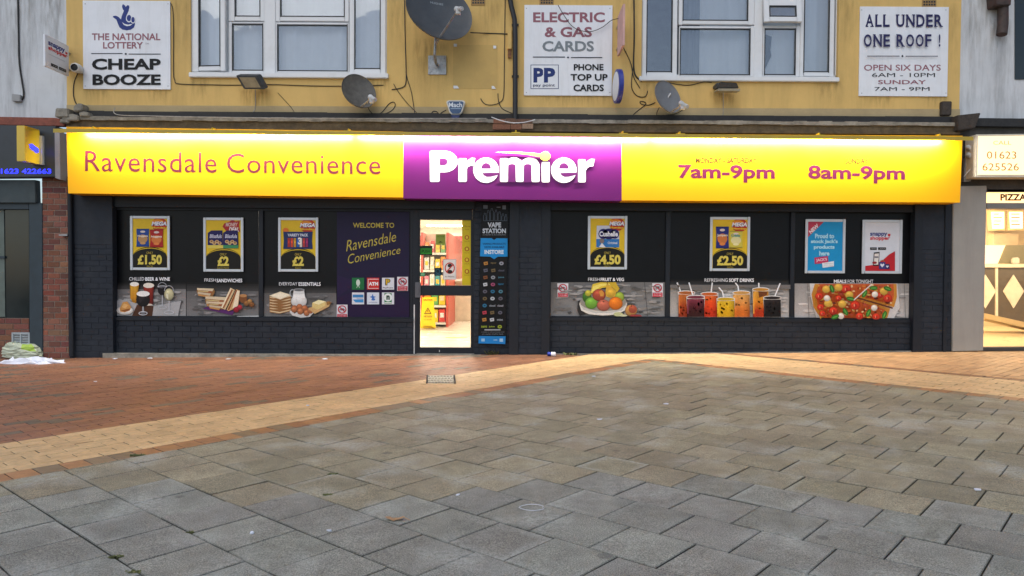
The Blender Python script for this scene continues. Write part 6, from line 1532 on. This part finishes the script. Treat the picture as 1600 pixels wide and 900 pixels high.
for i, (x0, x1, s) in enumerate(((1546, 1571, 'left'), (1574, 1600, 'right'))):
    t = thing('menu_board', f'glowing menu light box over the takeaway counter, {s} one in view', 'menu board', P(x0, 360, 15.2), 'menu light boxes')
    mb = MB(); mb.quad([(x0, 328), (x1, 328), (x1, 360), (x0 + 3, 360)], 15.2, .1); part('case', mb, mat('cream_case', (.7, .55, .3), .5), t)
    mb = MB(); mb.quad([(x0 + 3, 331), (x1 - 2, 331), (x1 - 2, 357), (x0 + 5, 357)], 15.19, .01); lp_ = part('lit_panel', mb, emis('menu_glow', (1.0, .80, .52), 1.5), t)
    a = Art(15.186)
    for r_ in range(4): a.line([(x0 + 6, 334.5 + r_ * 5.4), (x0 + 6 + R.uniform(8, 14), 334.5 + r_ * 5.4)], 1.5, R.choice(['#c8762c', '#a84a22', '#d8a04c']))
    part('menu_lines', a, M_print, lp_)
mb = MB(); mb.quad([(1552, 364), (1592, 364), (1592, 384), (1552, 384)], 15.3, .2); single('extractor_hood', mb, mat('warm_steel', (.6, .5, .36), .4, metal=.3), 'tan extractor hood under the glowing menu boards', 'hood', bevel=.01)
# lit sign box over the takeaway
t = thing('lit_sign', 'glowing cream sign box with phone number 01623 625526 over the takeaway', 'sign', P(1560, 277, YW - .3))
Yl = YW - .32
mb = MB(); mb.quad([(1525, 210), (1720, 208), (1720, 277), (1524, 277)], Yl, .25); part('case', mb, mat('cream_metal', (.62, .56, .45), .45), t, bevel=.006)
mb = MB(); mb.quad([(1529, 213), (1716, 211), (1716, 273), (1528, 273)], Yl - .006, .01); fp = part('lit_face', mb, emis('cream_sign_glow', (1.0, .77, .40), .9), t)
a = Art(Yl - .008); c_ = '#c98a4c'; a.text('01623', 1542, 236.5, 1588, 248, c_, .0); a.text('625526', 1535, 255, 1592, 266.5, c_, .0); a.text('CALL', 1552, 220, 1580, 226, '#e6b878', .0); a.text('VILLA', 1606, 226, 1680, 252, c_, .03); part('lettering', a, M_print, t)
# spare fittings between the two signs
t = thing('security_light', 'small rusty twin lamp between the yellow fascia and the takeaway sign', 'lamp', P(1514, 280, YW - .1))
for y, r in ((231, .045), (243, .05)): mb = MB(); mb.lathe([(.0001, .06), (r * .7, .05), (r, .0), (r * .8, -.05), (.0001, -.06)], Matrix.Translation(P(1515, y, YW - .16)) @ Matrix.Rotation(1.9, 4, 'X'), 14); part('lamp_head', mb, MATS['pale_grey_plastic'], t, smooth=True)
mb = MB(); mb.quad([(1508, 247), (1520, 245), (1517, 283), (1506, 284)], YW - .1, .06); part('bracket', mb, M_steel, t)
cable('white flex dangling between the yellow fascia and the takeaway sign', [(1519, 248, 10.5), (1517, 262, 10.5), (1511, 270, 10.52), (1506, 276, 10.55)], .006, m=M_upvc)
# rainwater hopper
t = thing('rainwater_hopper', 'rusty cast hopper and pipe stub on the right white wall', 'hopper', P(1565, 55, YW))
mb = MB(); mb.quad([(1552, -40), (1584, -40), (1580, 8), (1556, 8)], YW - .2, .2); part('hopper_head', mb, mat('rusty_iron', (.045, .03, .025), .7, var=.5, scale=14, stain=(.15, .04, .03), sscale=6, stain_amt=.7), t, bevel=.01)
mb = MB(); mb.tube([P(1567, 6, YW - .1), P(1567, 38, YW - .1), P(1565, 54, YW - .12)], .07, 12); part('outlet', mb, MATS['rusty_iron'], t, smooth=True)

# ================================================================== LITTER AND DRAIN COVER
c = PG(688, 594); t = thing('drain_cover', 'pale metal drain cover with raised studs set in the buff paving', 'drain cover', (c.x, c.y, gz(c.x)))
q = [PG(668, 587.5), PG(709.5, 587.5), PG(711, 600), PG(667, 600)]; up = lambda p, h: Vector((p.x, p.y, gz(p.x) + h))
mb = MB(); mb.hexa([up(p, .007) for p in q], [up(p, -.02) for p in q]); mat('pale_cast_metal', (.42, .38, .28), .5, metal=.3, var=.2, scale=25, stain=(.15, .12, .08), sscale=9)
for i in range(4):
    for j in range(8):
        u, v = (j + .5 + (i % 2) * .3) / 8.5, (i + .5) / 4; a_ = q[0].lerp(q[1], u); b_ = q[3].lerp(q[2], u); p_ = a_.lerp(b_, v); p_ = up(p_, .007)
        mb.box(p_.x - .014, p_.x + .014, p_.y - .02, p_.y + .02, p_.z - .004, p_.z + .006, mi=1)
part('cover_plate', mb, [MATS['pale_cast_metal'], mat('worn_stud', (.2, .18, .14), .5)], t)
for a_, b_ in ((q[0], q[3]), (q[1], q[2])): mb = MB(); mb.tube([up(a_, .004), up(b_, .004)], .012, 6); part('frame_edge', mb, M_blackp, t)
# rubbish by the left wall
t = thing('rubbish_bag', 'crumpled pale green and white packaging bag against the left wall', 'rubbish', PG(30, 560))
b0 = PG(28, 562); mb = MB()
def crumple(cx, cy, z0, lx, ly, lz, seed, nu=26, nv=11):
    rr = random.Random(seed); vs = []
    for j in range(nv + 1):
        for i in range(nu):
            a_ = 2 * math.pi * i / nu; v = j / nv; rad = (1 - .25 * v ** 3) if v < .98 else .55
            sq = max(abs(math.cos(a_)), abs(math.sin(a_))) ** -.6
            k = rad * sq * rr.uniform(.87, 1.06)
            vs.append((cx + lx / 2 * k * math.cos(a_), cy + ly / 2 * k * math.sin(a_), z0 + lz * v * rr.uniform(.90, 1.05)))
    return vs
def crumple_mb(cx, cy, lx, ly, lz, seed, tiltx=0.0, green=None, base=(.38, .42, .32), nu=26, nv=11):
    vs = crumple(cx, cy, gz(cx), lx, ly, lz, seed, nu, nv); m_ = MB(); m_.v = [(x, y, z + tiltx * (x - cx)) for x, y, z in vs]
    for j in range(nv):
        for i in range(nu):
            i2 = (i + 1) % nu; m_.f.append([j * nu + i, j * nu + i2, (j + 1) * nu + i2, (j + 1) * nu + i]); m_.mi.append(0)
            p_ = m_.v[j * nu + i]; m_.c.append(green if green and -.06 < p_[0] - cx - .05 < .14 and j >= nv - 4 else base)
    m_.f.append([nv * nu + i for i in range(nu)]); m_.c.append(base); m_.mi.append(0); return m_
m_ = crumple_mb(b0.x, b0.y + .13, .56, .24, .23, 5, -.13, (.28, .42, .04))
part('bag', m_, vcol('soft_plastic', .35, noise=.08, nscale=20), t)
b1 = PG(48, 568); mb = MB(); rr = random.Random(9); n = 22; ring0 = []
for k, (s, h) in enumerate(((1.08, .004), (.95, .03), (.8, .055), (.62, .035), (.45, .06), (.28, .04), (.1, .05))):
    for i in range(n):
        a_ = 2 * math.pi * i / n; j_ = rr.uniform(.8, 1.15); mb.v.append((b1.x + .44 * s * j_ * math.cos(a_), b1.y + .17 * s * j_ * math.sin(a_) + .05, gz(b1.x) + h * rr.uniform(.3, 1.6)))
for k in range(6):
    for i in range(n): i2 = (i + 1) % n; mb.f.append([k * n + i, k * n + i2, (k + 1) * n + i2, (k + 1) * n + i]); mb.c.append(None); mb.mi.append(0)
mb.f.append([6 * n + i for i in range(n)]); mb.c.append(None); mb.mi.append(0)
single('crumpled_sheet', mb, mat('white_plastic_sheet', (.70, .72, .80), .5, var=.06, scale=10), 'crumpled white plastic sheet lying in front of the green packaging', 'rubbish')
# crushed can, leaf, paper scraps
b2 = PG(862, 557); t = thing('crushed_can', 'crushed blue and white drink can by the foot of the wall', 'can', b2)
mx = Matrix.Translation(Vector((b2.x, b2.y, gz(b2.x) + .034))) @ Matrix.Rotation(math.radians(70), 4, 'Z') @ Matrix.Rotation(math.pi / 2, 4, 'X')
mb = MB(); mb.lathe([(.0001, -.06), (.026, -.06), (.033, -.05), (.026, -.02), (.033, .0)], mx, 14); part('can_body', mb, mat('can_blue', (.03, .05, .32), .3, metal=.4), t, smooth=True)
mb = MB(); mb.lathe([(.033, .0), (.029, .02), (.033, .045), (.026, .058), (.0001, .057)], mx, 14); part('can_top', mb, mat('can_white', (.7, .7, .74), .35), t, smooth=True)
b3 = PG(617, 815); mb = MB(); lp = [(-.05, 0), (-.03, .022), (-.012, .014), (0, .03), (.016, .014), (.036, .02), (.05, -.002), (.03, -.016), (.008, -.012), (-.004, -.026), (-.02, -.014), (-.036, -.016)]
for i in range(len(lp)): a_, c_ = lp[i], lp[(i + 1) % len(lp)]; mb.face([(b3.x, b3.y, gz(b3.x) + .012), (b3.x + a_[0], b3.y + a_[1], gz(b3.x) + .010 + .014 * abs(a_[0]) / .05), (b3.x + c_[0], b3.y + c_[1], gz(b3.x) + .010 + .014 * abs(c_[0]) / .05)])
mb.tube([(b3.x + .045, b3.y, gz(b3.x) + .02), (b3.x + .075, b3.y - .012, gz(b3.x) + .012)], .002, 5)
single('dead_leaf', mb, mat('dry_leaf', (.42, .24, .12), .7, var=.2, scale=40), 'curled tan leaf lying on the grey slabs', 'leaf')
def scrap(label, px, py, s=.02, m=None):
    p_ = PG(px, py); mb = MB(); pts = [(p_.x + s * R.uniform(.6, 1.2) * math.cos(q_), p_.y + s * R.uniform(.6, 1.2) * math.sin(q_), gz(p_.x) + .012 + R.uniform(0, .006)) for q_ in (0, 1.2, 2.6, 3.7, 5.1)]
    bk = [(x, y, z - .006) for x, y, z in pts]; mb.hexa(pts, bk); single('paper_scrap', mb, m or MATS['white_plastic_sheet'], label, 'litter', 'scraps of litter')
for lb_, x, y, s in (('white scrap on the warm slabs just below the corner of the paving border', 928, 589.5, .028), ('white scrap in a slab right of centre, under the soft drinks window', 1041, 633, .028), ('white scrap on slabs below the door side of the fruit window', 937, 657, .022), ('white speck on the slab at the right edge of the paving', 1528, 768.5, .02), ('white speck on a near slab left of the dry leaf', 514.5, 832.5, .013), ('pale yellow scrap on a grey slab at lower left', 393.5, 836.5, .012),
                    ('white bit of paper on the concrete footing left of the left window', 180, 561.5, .04), ('white bit of paper on the red paving under the left window', 235, 561, .035), ('white bit of paper by the wall under the sandwiches print', 358, 562, .045), ('white bit of paper by the wall under the purple panel', 507, 562, .04), ('white speck in the middle of the red paving', 149, 597.5, .02), ('white speck on the buff band below the footing', 481, 635, .02), ('white speck on slab joint near the right of the leaf', 716, 776, .012)):
    scrap(lb_, x, y, s)
M_moss = mat('moss_green', (.13, .14, .05), .9, var=.5, scale=40)
def weed(label, px, py, s, n, hgt=.05, name='weed'):
    p_ = PG(px, py); mb = MB()
    for _ in range(n):
        a_ = R.uniform(0, 6.28); r = s * math.sqrt(R.random()); x, y = p_.x + r * math.cos(a_), p_.y + r * .5 * math.sin(a_); h = hgt * R.uniform(.4, 1.1); b_ = R.uniform(0, 6.28); w = R.uniform(.005, .012); z = gz(x) + .004
        dx, dy = math.cos(b_), math.sin(b_)
        mb.face([(x - w * dy, y + w * dx, z), (x + w * dy, y - w * dx, z), (x + dx * h * .6 + w * .7 * dy, y + dy * h * .6 - w * .7 * dx, z + h * .7), (x + dx * h, y + dy * h, z + h)])
    single(name, mb, M_moss, label, 'weed', 'weeds in the paving joints')
weed('small green weed at the foot of the vape poster', 768, 554, .10, 90, .07)
weed('pale weed in the corner right of the pizza window', 1443, 546, .06, 50, .09)
weed('dry weed tuft by the wall beside the crushed can', 892, 555, .10, 60, .04)
weed('moss tuft in the joint at the far lower left', 182, 873, .03, 120, .008)
weed('moss tuft in the slab joint left of the dry leaf', 512, 775, .025, 80, .008)
weed('moss line along the soldier course edge at left', 215, 713, .05, 90, .008)
weed('moss in the joint at the bottom edge of the picture', 208, 897, .03, 90, .008)
weed('moss in the slab crossing at lower left', 298, 834, .018, 60, .008)
weed('moss at the slab edge above the dry leaf', 520, 742, .035, 60, .006)

# a loop of white thread on the slabs
p_ = PG(831, 796); mb = MB(); mb.tube([(p_.x + .055 * math.cos(k / 15 * 6.1) * (1 + .2 * math.sin(k)), p_.y + .05 * math.sin(k / 15 * 6.1), gz(p_.x) + .011) for k in range(16)], .0013, 5)
single('thread_loop', mb, MATS['white_plastic_sheet'], 'thin loop of white thread lying on a grey slab near the middle', 'thread')

for q in ((0, -30, 60, 120), (60, -20, 103, 110)): run(*q, M_drip, lb, YW + .0015)
for q in ((1503, -20, 1560, 110), (1545, 30, 1584, 120)): run(*q, M_drip, rb, YW + .0005)
